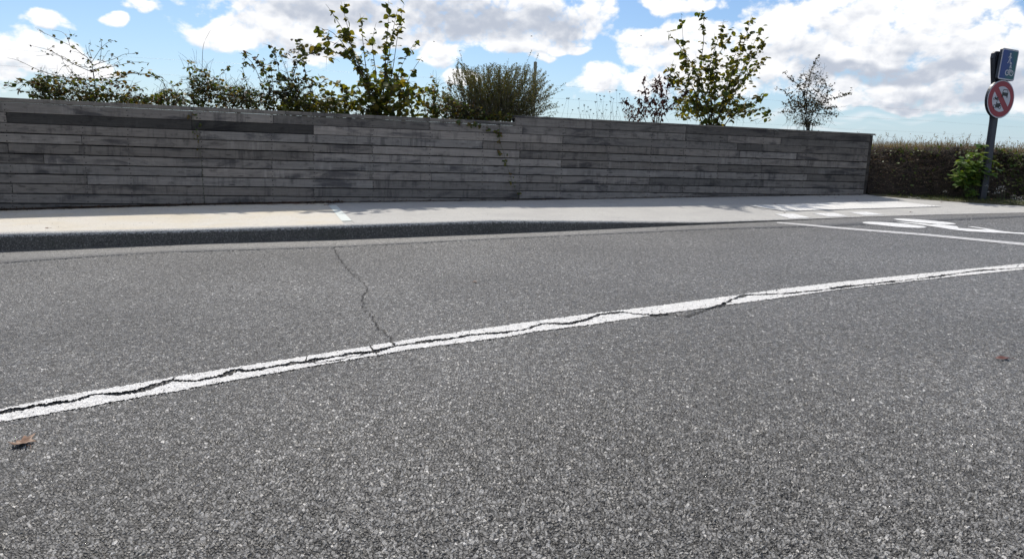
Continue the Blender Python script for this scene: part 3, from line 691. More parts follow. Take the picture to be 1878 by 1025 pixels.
for row in range(-1, 11):
    z1 = ZR-(row-1)*PK+EYE; z0 = z1-PK
    js = sorted(pu(x, row) for x in JO[row]); left = -12.5
    if row == -1: ends = js[:]; ends[-1] = UE
    else: ends = [left]+js+[UE]
    if row >= 0:
        e2 = []
        for k in range(len(ends)-1):
            if ends[k+1]-ends[k] > 5.2 and ends[k] < -9: e2 += [ends[k], ends[k+1]-3.3]
            else: e2.append(ends[k])
        ends = e2+[ends[-1]]
    for a, b in zip(ends[:-1], ends[1:]):
        if b-a < .15: continue
        # planks that would be wholly below the pavement are left out
        if gz((a+b)/2) > z1+.02 and gz(a) > z1 and gz(b) > z1: 
            continue
        if z1 < gz(b):                                   # runs into the ground: stop where it is buried
            while b > a+.3 and gz(b) > z1+.03: b -= .1
        gap = (.0035 if row < 2 else .0095)+.003*random.random(); y0 = random.uniform(-.004, .003); tj = random.uniform(-.0018, .0018)
        me = box(a+.0025, b-.0025, y0, y0+.045, z0+gap-WZ+random.uniform(-.001, .001), z1-gap*.4-WZ, .003)
        for v in me.vertices: v.co.z += tj*(v.co.x-(a+b)/2)
        o = link('plank', me, M['wood'], wall); k = random.choice((.72, .85, .95, 1.0, 1.1, 1.2, 1.35))*random.uniform(.95, 1.05); cst = random.uniform(-.02, .02)
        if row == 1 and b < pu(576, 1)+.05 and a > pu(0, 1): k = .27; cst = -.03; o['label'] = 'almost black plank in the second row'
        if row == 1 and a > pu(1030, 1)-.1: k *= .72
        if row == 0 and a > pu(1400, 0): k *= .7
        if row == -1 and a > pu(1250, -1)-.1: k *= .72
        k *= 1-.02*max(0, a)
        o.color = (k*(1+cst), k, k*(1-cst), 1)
# cap boards
zc1, zc2 = ZR+PK+EYE+.003, ZR+2*PK+EYE+.003
lc = [-12.5, -9.2, pu(352, -.2), pu(524, -.2), pu(788, -.2), pu(945, -1.2)-.002]
for a, b in zip(lc[:-1], lc[1:]):
    o = link('cap_board', box(a+.002, b-.002, -.012, .17, zc1-WZ+.002, zc1+.062-WZ, .005), M['wood'], wall); k = random.uniform(.95, 1.1); o.color = (k, k, k*.98, 1)
rc = [pu(945, -1.5), pu(1150, -2), pu(1400, -2), UE+.14]
for a, b in zip(rc[:-1], rc[1:]):
    o = link('cap_board', box(a+.002, b-.002, -.012, .17, zc2-WZ, zc2+.034-WZ, .004), M['wood'], wall); k = random.uniform(.85, 1.0); o.color = (k, k, k*.98, 1)
# posts behind the planks, added light-blocking sheet, end post
pc = [-12.4, -11., -9.6]+[pu(x, 4) for x in (15, 155, 237, 370, 499, 575, 684, 788, 885, 953, 1030, 1115, 1192, 1255, 1316, 1395, 1475)]+[UE-.12]
for u in pc:
    top = (zc1 if u < pu(945, -1) else zc2)-.006
    o = link('post', box(u-.045, u+.045, .052, .14, gz(u)-.4-WZ, top-WZ), M['wood'], wall); o.color = (.5, .5, .5, 1)
o = link('end_post', box(UE+.004, UE+.115, .03, .16, gz(UE)-.4-WZ, zc2-.004-WZ, .004), M['wood'], wall); o.color = (.30, .29, .28, 1)
ST = pu(945, -1)
link('light_block_sheet', box(-12.4, ST, .145, .16, .0, zc1-.012-WZ), M['light_block'], wall); link('light_block_sheet', box(ST+.002, UE, .145, .16, .0, zc2-.012-WZ), M['light_block'], wall)  # black sheets added to keep light from behind out of the plank gaps
# screws: two per plank at each post
V_ = []; F_ = []
for u in pc:
    for row in range(-1, 11):
        if row == -1 and u < pu(945, -1): continue
        for f in (.24, .76):
            z = ZR-(row-f)*PK+EYE; 
            if z < gz(u)+.02: continue
            for du in (0,):
                uu = u+du+rng.normal()*.006; zz = z+rng.normal()*.004-WZ; o_ = len(V_)
                for s_ in range(6): V_.append((uu+.0095*math.cos(s_*math.pi/3), -.0065, zz+.0095*math.sin(s_*math.pi/3)))
                for s_ in range(6): V_.append((uu+.0095*math.cos(s_*math.pi/3), .004, zz+.0095*math.sin(s_*math.pi/3)))
                F_.append(tuple(range(o_+5, o_-1, -1)))
                for s_ in range(6): F_.append((o_+s_, o_+(s_+1) % 6, o_+6+(s_+1) % 6, o_+6+s_))
o = link('screw', mesh('screw', V_, F_), M['screw'], wall); o['kind'] = 'stuff'

# ------------------------------------------------------------------ traffic sign
def sign():
    D = 16.0; top = at(1829, 97, D); base = at(1800.5, 366, D); 
    c0 = at(1835.3, 182.3, D); r_ = 33.2*D/FPX
    ex = np.array([UD[0], UD[1], 0]); ez = np.array([0, 0, 1.])
    t = empty('traffic_sign', base-np.array([0, 0, .1]), RZ); props(t, 'dark navy post carrying a blue path sign above a round red-rimmed prohibition sign', 'traffic sign')
    T = np.array(t.location); vs_ = uv(base)[1]
    def sp_(px, py, off=0.):
        d = ray(px, py); q = W0+VD*(vs_+off); k_ = (q@VD)/(d[:2]@VD); return d*k_+np.array([0, 0, EYE])
    def loc(p): d = np.asarray(p)-T; return np.array([d@ex, -(d@np.array([VD[0], VD[1], 0])), d[2]])      # local: x along wall, y away from camera
    # post: slightly tilted, flaring flat head
    b = loc(base); tp_ = loc(top)
    def pc_(py, px): return loc(sp_(px, py))
    prof = [(366+25, 1798, .070), (366, 1800.5, .070), (300, 1811, .068), (222, 1822, .067), (170, 1826.5, .085), (130, 1827.5, .115), (108, 1827.8, .125), (99, 1829, .115), (95.5, 1830, .08)]
    V = []; F = []
    for (py, px, w) in prof:
        c = pc_(py, px); w = w*1.22
        for (sx, sy) in ((-1, -.6), (-.8, -1), (.8, -1), (1, -.6), (1, .6), (.8, 1), (-.8, 1), (-1, .6)): V.append((c[0]+sx*w, c[1]*0+sy*.05, c[2]))
    for i in range(len(prof)-1):
        for k in range(8): F.append((i*8+k, i*8+(k+1) % 8, (i+1)*8+(k+1) % 8, (i+1)*8+k))
    F.append(tuple(range((len(prof)-1)*8, len(prof)*8)))
    link('post', mesh('post', V, F), M['post_paint'], t)
    tilt = .045
    yf = -.13
    def prism(name, outline, y0, y1, m, parent, cx, cz):
        """outline in plate coordinates, turned by the post's tilt"""
        ct, st = math.cos(tilt), math.sin(tilt)
        P = [(cx+a*ct+b_*st, cz-a*st+b_*ct) for a, b_ in outline]; n = len(P)
        bm = bmesh.new(); fr = [bm.verts.new((a, y0, b_)) for a, b_ in P]; bk = [bm.verts.new((a, y1, b_)) for a, b_ in P]
        for tr in geometry.tessellate_polygon([[Vector((a, b_, 0)) for a, b_ in P]]):
            bm.faces.new([fr[i] for i in tr]); bm.faces.new([bk[i] for i in reversed(tr)])
        for i in range(n): bm.faces.new((fr[i], fr[(i+1) % n], bk[(i+1) % n], bk[i]))
        bmesh.ops.recalc_face_normals(bm, faces=bm.faces[:]); me = bpy.data.meshes.new(name); bm.to_mesh(me); bm.free()
        return link(name, me, m, parent)
    circ = lambda r, n=40, a0=0, a1=2*math.pi, cx=0, cz=0: [(cx+r*math.cos(a0+(a1-a0)*i/n), cz+r*math.sin(a0+(a1-a0)*i/n)) for i in range(n if a1-a0 > 6 else n+1)]
    rrect = lambda w, h, r: [(sx*(w-r)+r*math.cos(a), sz*(h-r)+r*math.sin(a)) for (sx, sz, a_) in ((1, 1, 0), (-1, 1, 90), (-1, -1, 180), (1, -1, 270)) for a in (R(a_), R(a_+30), R(a_+60), R(a_+90))]
    # round sign
    C = loc(sp_(1835.3, 182.3, .13)); cx, cz = C[0], C[2]
    rd = prism('round_plate', circ(r_), yf, yf+.055, M['post_paint'], t, cx, cz); rd['label'] = 'round prohibition plate'
    prism('rim', circ(r_*.985), yf-.004, yf, M['white'], rd, cx, cz)
    prism('red_ring', circ(r_*.93), yf-.008, yf-.004, M['red'], rd, cx, cz)
    ri = r_*.66
    # two white segments left by the red bar (upper-left to lower-right)
    bar = .055*r_/.38*1.15; ang = math.asin(min(1, bar/ri/1.0))
    da = R(-45); 
    for side in (1, -1):
        a0 = da+ang if side == 1 else da+math.pi+ang; a1 = da+math.pi-ang if side == 1 else da+2*math.pi-ang
        prism('white_field', circ(ri, 18, a0, a1), yf-.012, yf-.008, M['white'], rd, cx, cz)
    k = r_/.40
    def sym(name, polys, y, m, parent):
        for P in polys: prism(name, [(a*k, b_*k) for a, b_ in P], y-.003, y, m, parent, cx, cz)
    yb = yf-.012
    car = [[(.005,.165),(.02,.205),(.15,.205),(.165,.165),(.165,.05),(.135,.05),(.135,.075),(.035,.075),(.035,.05),(.005,.05)]]
    # window opening made by splitting the car front into strips
    car = [[(.0,.145),(.17,.145),(.17,.045),(.14,.045),(.14,.075),(.03,.075),(.03,.045),(.0,.045)],[(.0,.145),(.012,.145),(.032,.2),(.02,.21)],[(.17,.145),(.158,.145),(.138,.2),(.15,.21)],[(.02,.21),(.032,.196),(.138,.196),(.15,.21)]]
    sym('car_symbol', car, yb, M['black'], rd)
    def wheel(x, z, r, w): return [[(x+r*math.cos(i*math.pi/6), z+r*math.sin(i*math.pi/6)), (x+r*math.cos((i+1)*math.pi/6), z+r*math.sin((i+1)*math.pi/6)), (x+(r-w)*math.cos((i+1)*math.pi/6), z+(r-w)*math.sin((i+1)*math.pi/6)), (x+(r-w)*math.cos(i*math.pi/6), z+(r-w)*math.sin(i*math.pi/6))] for i in range(12)]
    moped = wheel(-.205, -.01, .028, .009)+wheel(-.105, -.015, .028, .009)+[[(-.20,-.005),(-.17,.02),(-.11,.0),(-.10,-.03),(-.15,-.03)],[(-.19,-.01),(-.18,-.01),(-.165,.055),(-.175,.055)],[(-.13,.01),(-.09,.02),(-.095,.035),(-.135,.03)]]
    sym('moped_symbol', moped, yb, M['black'], rd)
    bikep = wheel(-.155, -.165, .042, .012)+wheel(-.005, -.165, .042, .012)+[[(-.15,-.165),(-.12,-.10),(-.06,-.09),(-.0,-.12),(-.0,-.15),(-.05,-.185),(-.11,-.185)],[(-.13,-.10),(-.12,-.06),(-.10,-.06),(-.11,-.1)],[(-.07,-.1),(-.02,-.085),(.02,-.1),(-.04,-.12)]]
    sym('motorcycle_symbol', bikep, yb, M['black'], rd)
    # rectangular sign
    C2 = loc(sp_(1847.6, 119.3, .13)); cx, cz = C2[0], C2[2]; hh = 26.5*D/FPX; hw = hh*.77
    sq = prism('rectangular_plate', rrect(hw, hh, .045), yf-.02, yf+.035, M['post_paint'], t, cx, cz); sq['label'] = 'blue rectangular path plate'
    prism('border', rrect(hw*.985, hh*.985, .043), yf-.024, yf-.02, M['white'], sq, cx, cz)
    prism('blue_field', rrect(hw*.87, hh*.90, .03), yf-.028, yf-.024, M['blue'], sq, cx, cz)
    k = hh/.30; yb = yf-.028
    walker = [circ(.02, 10, cx=.0, cz=.205),[(-.012,.18),(.018,.18),(.024,.12),(.012,.105),(-.012,.105)],[(-.012,.11),(.006,.105),(-.012,.06),(-.035,.02),(-.05,.028),(-.025,.065)],[(.0,.11),(.018,.105),(.03,.06),(.045,.02),(.03,.015),(.012,.055)],[(-.012,.175),(-.045,.13),(-.038,.122),(-.005,.155)],[(.016,.17),(.05,.135),(.043,.125),(.012,.15)]]
    sym('walker_symbol', walker, yb, M['white'], sq)
    cyc = wheel(-.005, -.155, .058, .02)+wheel(.115, -.155, .058, .02)+[circ(.02, 10, cx=.055, cz=.03),[(-.0,-.16),(.03,-.09),(.10,-.085),(.12,-.155),(.108,-.155),(.09,-.1),(.055,-.16)],[(.03,-.055),(.045,.0),(.07,.005),(.078,-.03),(.10,-.055),(.092,-.065),(.065,-.045),(.055,-.075)],[(.04,-.08),(.06,-.08),(.066,-.12),(.07,-.17),(.056,-.17),(.05,-.12)]]
    sym('cyclist_symbol', cyc, yb, M['white'], sq)
    # clamps and edge-on back plate
    for (px, py) in ((1832, 115), (1830, 176)):
        c = loc(sp_(px, py)); link('bracket', box(c[0]-.10, c[0]+.16, -.085, -.045, c[2]-.02, c[2]+.02), M['rust'], t)
    c = loc(sp_(1816, 173, -.07)); bmx = rrect(.05, .145, .04)
    prism('back_plate', bmx, .045, .10, M['post_paint'], t, c[0], c[2])
sign()

# ------------------------------------------------------------------ plants
def wall_D(px, off):                                      # forward depth of the plane a given distance behind the wall
    d = ray(px, 200); q = W0-VD*off; t = (q@VD)/(d[:2]@VD); return t
def pix(px, py, off): return at(px, py, wall_D(px, off))
def leaf_objs(items, kind, m, parent, org, nmax, name='leaf'):
    """the largest leaves as single parts, the rest joined"""
    items = sorted(items, key=lambda q: -q[3]*(1 if q[0][1] < 40 else 1)); big, rest = items[:nmax], items[nmax:]
    T, Fc = LEAF[kind]; vars_ = []
    for k in range(6):
        P = T.copy(); P[:, 2] += .10*np.sin(P[:, 1]*3+k)*(.6+.3*k/6); P[:, 0] *= .9+.05*k
        me = mesh('leaf', P, [tuple(dict.fromkeys(f)) for f in Fc], True); me.materials.append(m); fattr(me, 'tint', np.full(len(P), k/6.)); vars_.append(me)
    for (p, d, up, sz, w, ti) in big:
        a, b, c = frame(d, up); o = bpy.data.objects.new(name, random.choice(vars_)); COL.objects.link(o); o.parent = parent; q = p-org
        o.matrix_local = Matrix(((a[0]*sz*w, b[0]*sz, c[0]*sz, q[0]), (a[1]*sz*w, b[1]*sz, c[1]*sz, q[1]), (a[2]*sz*w, b[2]*sz, c[2]*sz, q[2]), (0, 0, 0, 1)))
    if rest:
        L = Leaves(); o = L.build('foliage', kind, m, parent, org, rest)
def shrub(name, label, cat, base_px, off, stems,  leafm, barkm, leaf=.085, kind='ovate', per_m=22, twig=(.12, .4), twigs_m=6, spread=.35, r0=.011, top_sparse=.0, nmax=0, fill=None, droop=.5, group=None, wid=1., twig_up=.6, rooted=True):
    bx, by = base_px; b3 = pix(bx, by, off); gzv = ground_back(b3[0], b3[1]); org = np.array([b3[0], b3[1], gzv-.05])
    t = empty(name, org); props(t, label, cat, group)
    tb = Tubes(); L = Leaves()
    def leafy(path, dens, sizemul=1., start=.0):
        seg = np.linalg.norm(np.diff(np.array(path), axis=0), axis=1); tot = seg.sum(); n = int(tot*dens+random.random())
        cs = np.concatenate([[0], np.cumsum(seg)]); A = np.array(path)
        for _ in range(n):
            s_ = tot*(start+(1-start)*random.random()); p = np.array([np.interp(s_, cs, A[:, k]) for k in range(3)])
            d = rdir(); d[2] = d[2]*.5-droop*random.random(); up_ = rdir()*.8+np.array([0, 0, 1.]); p = p+rdir()*.012
            L.add(p, d, up_, leaf*sizemul*random.choice((.55, .75, .9, 1., 1.1, 1.25)), wid*random.uniform(.75, 1.1))
    for st in stems:
        doff = off+random.uniform(-spread, spread)*.5; pts = []
        n = len(st)
        for i, (x, y) in enumerate(st): pts.append(pix(x, y, off+(doff-off)*(i+1)/n*2))
        root = org+np.array([random.uniform(-.06, .06), random.uniform(-.06, .06), .0])
        if (rooted and abs(st[0][0]-bx) < 60) or st is stems[0]: pts = [root]+pts
        path = smooth_path(pts, 14); Lg = sum(np.linalg.norm(path[i+1]-path[i]) for i in range(len(path)-1))
        tb.add(path, r0*min(1.2, .4+Lg*.35), .0018, 5); leafy(path[len(path)//4:], per_m*.8)
        for _ in range(int(Lg*twigs_m)):
            i = random.randint(2, len(path)-2); p = path[i]; d = rdir(); d[2] = abs(d[2])*twig_up+.15; d = d/np.linalg.norm(d); l = random.uniform(*twig)*(1.15-.6*i/len(path))
            tp = curve(p, p+d*l, 4, .15, .05); tb.add(tp, .0035, .0012, 3); leafy(tp, per_m*1.3)
    if fill:
        for (x, y, rx, ry, n) in fill:
            for _ in range(n):
                a = random.random()*2*math.pi; q = math.sqrt(random.random()); px = x+rx*q*math.cos(a); py = y+ry*q*math.sin(a)
                p = pix(px, py, off+random.uniform(-spread, spread)); d = rdir(); d[2] = d[2]*.5-droop*random.random()
                L.add(p, d, rdir()*.8+np.array([0, 0, 1.]), leaf*random.choice((.6, .8, 1., 1.15)), wid*random.uniform(.75, 1.1))
                if random.random() < .4:
                    tb.add(curve(p, p+rdir()*np.array([.2, .2, .25]), 4, .2, .05), .003, .0015, 3)
    tb.build('branch', barkm, t, org)
    if nmax: leaf_objs(L.items, kind, leafm, t, org, nmax)
    else: L.build('foliage', kind, leafm, t, org)
    return t, len(L.items)
def zz(ox, oy, s, *pts): return [(ox+a/s, oy+b/s) for a, b in pts]
cnt = []
# tall hazel above the middle-left of the wall
H1 = [[(685,200),(668,150),(655,110),(637,70),(610,25),(597,8)], [(690,205),(660,130),(625,75),(601,55),(590,58)], [(690,200),(655,125),(640,60),(625,2)], [(700,205),(705,150),(708,90),(712,45),(712,-6)], [(700,200),(718,140),(730,60),(741,8)], [(705,205),(722,160),(742,110),(765,72)], [(720,210),(745,155),(760,125),(774,105)], [(690,190),(655,120),(610,95),(580,92),(552,103)],
      [(690,200),(672,130),(664,60),(660,25)], [(680,205),(640,170),(610,150),(575,140)], [(695,205),(690,140),(683,80),(690,42)], [(710,210),(750,180),(780,165),(800,160)], [(680,208),(645,190),(612,180),(598,168)], [(700,190),(712,110),(722,50),(730,15)], [(690,190),(676,150),(640,95),(604,76),(592,62)]]
t, n = shrub('hazel_shrub', 'tall sparse hazel with broad yellow-green leaves behind the middle-left of the wall', 'shrub', (695, 214), .75, H1, M['hazel'], M['bark'], leaf=.115, per_m=18, twigs_m=3.2, twig=(.1, .3), spread=.45, r0=.012, nmax=300,
              fill=[(700,180,75,38,330),(650,195,70,26,210),(765,190,55,28,130),(700,140,45,25,50),(598,75,12,40,12)])
cnt.append(n)
H2 = [[(1290,200),(1265,150),(1255,100),(1252,60),(1249,26)], [(1300,205),(1285,140),(1290,80),(1291,45),(1289,18)], [(1305,205),(1300,130),(1318,70),(1328,36)], [(1305,200),(1310,120),(1335,75),(1346,55)], [(1320,205),(1345,130),(1368,70),(1378,28)], [(1325,205),(1360,130),(1385,75),(1401,46)], [(1325,208),(1350,150),(1385,100),(1405,70)], [(1320,208),(1360,150),(1395,120),(1408,106)],
      [(1280,205),(1260,165),(1240,140),(1222,122)], [(1290,205),(1255,170),(1230,150),(1235,110)], [(1330,212),(1370,195),(1395,182),(1402,168)], [(1340,214),(1380,205),(1400,200),(1415,222)], [(1295,195),(1275,130),(1250,90),(1222,57)], [(1310,205),(1313,150),(1312,100),(1310,60)], [(1300,208),(1262,190),(1238,182)], [(1320,205),(1335,150),(1345,110),(1362,66)]]
t, n = shrub('hazel_shrub', 'dense hazel with upright leafy shoots behind the right half of the wall', 'shrub', (1310, 228), .75, H2, M['hazel'], M['bark'], leaf=.105, per_m=24, twigs_m=4, twig=(.1, .28), spread=.45, r0=.012, nmax=300,
              fill=[(1312,195,68,30,330),(1300,140,45,38,170),(1360,130,35,35,110),(1258,200,25,22,70),(1395,215,25,12,14)])
cnt.append(n)
# dark-leaved shrub left of the hazel
Dk = [[(490,190),(478,150),(462,115),(442,97)], [(500,190),(485,130),(466,105)], [(520,190),(515,150),(505,100),(497,82)], [(530,190),(535,140),(545,105),(552,80)], [(525,192),(550,170),(575,155),(600,150)], [(540,190),(560,150),(555,105),(550,70)], [(505,190),(500,150),(495,110)], [(540,130),(560,105),(580,95),(598,90)], [(515,190),(530,150),(520,115),(512,100)], [(530,190),(545,160),(560,145),(575,140)]]
t, n = shrub('dark_leaved_shrub', 'shrub with dark purplish and green leaves leaning over the wall left of the tall hazel', 'shrub', (520, 205), .7, Dk, M['dark_leaf'], M['bark_dark'], leaf=.075, per_m=22, twigs_m=7, twig=(.1, .3), spread=.4, nmax=180,
              fill=[(525,165,50,35,170),(495,185,50,20,120),(560,190,45,18,130)])
cnt.append(n)
# bramble masses
def brambles(label, base, fills, arcs, leafm='bramble', leaf=.05, seed=0, sp=.3):
    leaf *= 1.3; fills = [(a, b, c, d, int(e*1.5)) for a, b, c, d, e in fills]
    return shrub('bramble_bush', label, 'bramble', base, .5, arcs, M[leafm], M['bark_dark'], leaf=leaf, per_m=24, twigs_m=5, twig=(.08, .25), spread=sp, r0=.006, fill=fills, droop=.3)[1]
cnt.append(brambles('low bramble tangle along the wall top under the bare sapling', (150, 192), [(90,172,35,18,110),(75,150,18,12,26),(135,176,60,14,170),(200,182,60,10,150),(110,155,40,16,60),(180,162,75,18,120),(85,155,30,14,60),(250,186,45,8,80)],
   [[(90,185),(70,160),(40,152),(8,163)], [(100,185),(60,150),(30,165)], [(110,186),(80,150),(72,142)], [(210,190),(240,170),(270,160)], [(160,190),(200,150),(230,140)], [(70,182),(45,168),(20,166)]], leaf=.052))
cnt.append(brambles('small dark bramble bush with one long arching cane', (305, 192), [(305,180,25,16,150),(270,184,30,10,80),(340,182,25,12,90)], [[(305,185),(312,165),(330,150),(348,143)], [(300,188),(306,165),(290,145),(255,136),(215,135),(180,142)], [(320,190),(340,165),(350,160)]], leaf=.045))
cnt.append(brambles('dense dark bramble mass beside the tall bare shoot', (410, 198), [(400,178,50,24,330),(440,180,40,24,240),(370,150,22,24,110),(350,122,12,12,18),(470,185,30,18,140),(385,160,35,18,80)],
   [[(370,190),(362,150),(358,120)], [(375,190),(385,160),(412,130),(414,126)], [(350,185),(352,150),(345,122)], [(450,190),(452,150),(445,125),(452,100)], [(400,190),(395,160),(360,128)]], leaf=.045))
cnt.append(brambles('yellow-green bramble leaves filling the gap at the foot of the tall hazel', (590, 205), [(580,193,45,18,200),(615,198,30,14,90),(545,198,35,12,100)], [[(570,198),(585,175),(600,150)], [(560,198),(540,175),(530,165)]], leafm='hazel', leaf=.06))
cnt.append(brambles('leafy bramble and ivy tangle trailing over the wall between hazel and willow bush', (825, 222), [(815,200,40,22,170),(850,205,40,18,190),(790,185,22,30,60),(880,212,35,12,150),(905,218,30,10,110),(800,165,16,20,22),(928,216,26,9,90)],
   [[(800,210),(795,180),(800,150),(790,140)], [(830,210),(830,180),(824,150)], [(850,214),(835,190),(780,170)]], leaf=.05, sp=.35))
# bare shoot
org = pix(372, 200, .6); t = empty('bare_shoot', (org[0], org[1], ground_back(org[0], org[1]))); props(t, 'single tall leafless shoot rising above the brambles', 'shoot'); tb = Tubes()
tb.add(smooth_path([np.array(t.location)]+[pix(*p, .6) for p in [(371,160),(371,110),(374,80),(386,56)]], 14), .006, .002, 5); tb.build('stem', M['bark_dark'], t, np.array(t.location))
# bare sapling far left
def zl(*pts): return zz(0, 0, 3.756, *pts)
SL = [zl((660,640),(632,440),(560,370),(490,320),(360,255),(255,205)), zl((480,310),(460,255),(420,220),(360,210)), zl((632,430),(665,380),(700,330),(760,285),(810,290)), zl((640,450),(780,410),(860,375),(950,372)), zl((645,480),(800,455),(920,430),(1025,435)), zl((650,560),(760,535),(900,508),(1080,520),(1190,600)), zl((640,500),(500,440),(380,370),(330,345),(190,310)), zl((650,560),(450,535),(280,490),(130,420),(50,400)),
      zl((640,470),(520,450),(420,385),(250,385)), zl((670,640),(730,590),(820,545),(885,505)), zl((650,560),(560,545),(480,500),(420,395)), zl((655,600),(580,560),(430,430)), zl((640,460),(700,420),(745,350)), zl((636,440),(600,360),(590,310)), zl((632,400),(612,330),(630,305)), zl((660,600),(520,590),(330,520)), zl((640,500),(690,470),(760,455),(845,405)), zl((690,420),(700,300),(688,265))]
t, n = shrub('bare_sapling', 'thin sapling with spreading nearly leafless branches at the left end', 'sapling', (178, 190), .7, [zl((670,680),(650,600),(640,500),(632,440))]+SL, M['dark_leaf'], M['twig_grey'], leaf=.05, per_m=11, twigs_m=6, twig=(.05, .2), spread=.15, r0=.008, kind='ovate', rooted=False); cnt.append(n)
# willow-like bush with fine upright twigs
def willow():
    b = pix(905, 215, .8); org = np.array([b[0], b[1], ground_back(b[0], b[1])-.05]); t = empty('willow_bush', org); props(t, 'rounded bushy willow with fine upright grey-green twigs over the wall step', 'bush')
    tb = Tubes(); L = Leaves()
    prof = [(815,165),(825,135),(838,105),(850,112),(862,120),(880,118),(905,112),(930,118),(955,112),(975,115),(985,120),(1000,125),(1012,150),(1030,160),(1040,180)]
    xs, ys = zip(*prof)
    for i in range(620):
        tx = 905+(random.triangular(-1, 1, 0)*1.15 if i % 3 else random.uniform(-1, 1))*118; tx = min(max(tx, 812), 1040)
        ty = np.interp(tx, xs, ys)+random.random()**1.4*58+3; bx = 905+(tx-905)*.45+random.uniform(-30, 30); o_ = random.uniform(-.45, .45)
        p0 = pix(bx, 222, .8+o_*.6); p1 = pix(tx, ty, .8+o_); path = curve(p0, p1, 6, .10, .04); tb.add(path, .0035, .001, 3)
        A = np.array(path); n = int(np.linalg.norm(p1-p0)*85)
        for _ in range(n):
            s_ = random.uniform(.12, 1.)*(len(A)-1); j = min(int(s_), len(A)-2); p = A[j]+(A[j+1]-A[j])*(s_-j); d = (A[j+1]-A[j]); d = d/(np.linalg.norm(d)+1e-9)+rdir()*.8
            L.add(p+rdir()*.018, d, rdir(), random.uniform(.018, .034), 1.)
    for (tx, ty) in ((843,92),(975,92),(987,100),(933,108),(1040,152),(1035,165)):
        p0 = pix(905+(tx-905)*.6, 190, .8); path = curve(p0, pix(tx, ty, .8), 6, .04, .02); tb.add(path, .003, .001, 3); A = np.array(path)
        for _ in range(55):
            s_ = random.uniform(.2, 1.)*(len(A)-1); j = min(int(s_), len(A)-2); p = A[j]+(A[j+1]-A[j])*(s_-j); L.add(p+rdir()*.012, rdir()+np.array([0, 0, 1.]), rdir(), random.uniform(.018, .03), 1.)
    tb.build('branch', M['twig_grey'], t, org); L.build('foliage', 'small', M['willow'], t, org); cnt.append(len(L.items))
willow()
# dark red shrub
Rd = [[(1205,210),(1200,180),(1208,150),(1210,135)], [(1210,210),(1222,175),(1225,150),(1220,140)], [(1200,212),(1185,180),(1180,150),(1182,142)], [(1195,212),(1175,190),(1172,165)], [(1180,214),(1168,200),(1150,190),(1140,188)], [(1215,212),(1235,190),(1252,175),(1262,165)], [(1205,212),(1215,185),(1212,160)]]
t, n = shrub('dark_red_shrub', 'small shrub with drooping dark maroon leaves left of the dense hazel', 'shrub', (1203, 222), .6, Rd, M['maroon'], M['bark_dark'], leaf=.075, kind='lance', per_m=42, twigs_m=6, twig=(.08, .2), spread=.25, droop=1.6, wid=1.7, fill=[(1205,182,22,38,190),(1165,206,24,16,110),(1235,190,20,10,25)]); cnt.append(n)
# small autumn tree right
T4 = [[(1478,200),(1482,160),(1490,125),(1500,102)], [(1480,205),(1470,165),(1450,145),(1436,132)], [(1475,210),(1450,180),(1435,165),(1420,162)], [(1485,205),(1500,170),(1512,150),(1518,138)], [(1490,210),(1515,185),(1540,178),(1563,172)], [(1490,212),(1520,200),(1552,196)], [(1478,210),(1465,180),(1468,150),(1470,135)], [(1470,215),(1445,205),(1425,208)], [(1488,212),(1510,190),(1524,152)], [(1480,210),(1475,160),(1493,128)], [(1495,215),(1525,210),(1532,215)], [(1472,212),(1455,190),(1432,192)]]
t, n = shrub('small_tree', 'small twiggy tree with tiny sparse brownish-green leaves near the wall end', 'tree', (1485, 236), .8, T4, M['small_leaf'], M['bark_dark'], leaf=.04, per_m=34, twigs_m=9, twig=(.08, .28), spread=.4, r0=.008, fill=[(1485,205,48,28,620),(1490,168,30,34,300),(1495,135,14,25,60)]); cnt.append(n)
# dried seedheads
L = Leaves(); tb = Tubes(); org = pix(1095, 215, .9); t = empty('seedhead_plant', (org[0], org[1], ground_back(org[0], org[1]))); props(t, 'dried weed stems with small star-shaped seedheads between willow and maroon shrub', 'weeds')
heads = [(1040,182),(1043,182),(1062,183),(1071,194),(1072,196),(1060,200),(1078,198),(1083,203),(1094,175),(1100,177),(1092,189),(1102,184),(1108,178),(1118,170),(1131,167),(1136,174),(1121,180),(1112,194),(1112,203),(1100,204),(1094,207),(1119,188),(1133,199),(1145,182),(1150,186),(1136,190),(1125,183),(1076,206),(1088,210),(1104,210),(1120,208),(1130,206),(1068,205),(1050,203)]
for i, (x, y) in enumerate(heads):
    o_ = .9+random.uniform(-.3, .3); p = pix(x, y, o_); b0 = pix(x+random.uniform(-12, 12), 222, o_); tb.add(curve(b0, p, 5, .04, .02), .0022, .0012, 3)
    for k in range(5): L.add(p, rdir()*.8+np.array([0, 0, .9]), rdir(), random.uniform(.028, .042), .8)
tb.build('stem', M['bark_dark'], t, np.array(t.location)); L.build('seedhead', 'small', M['seed'], t, np.array(t.location))
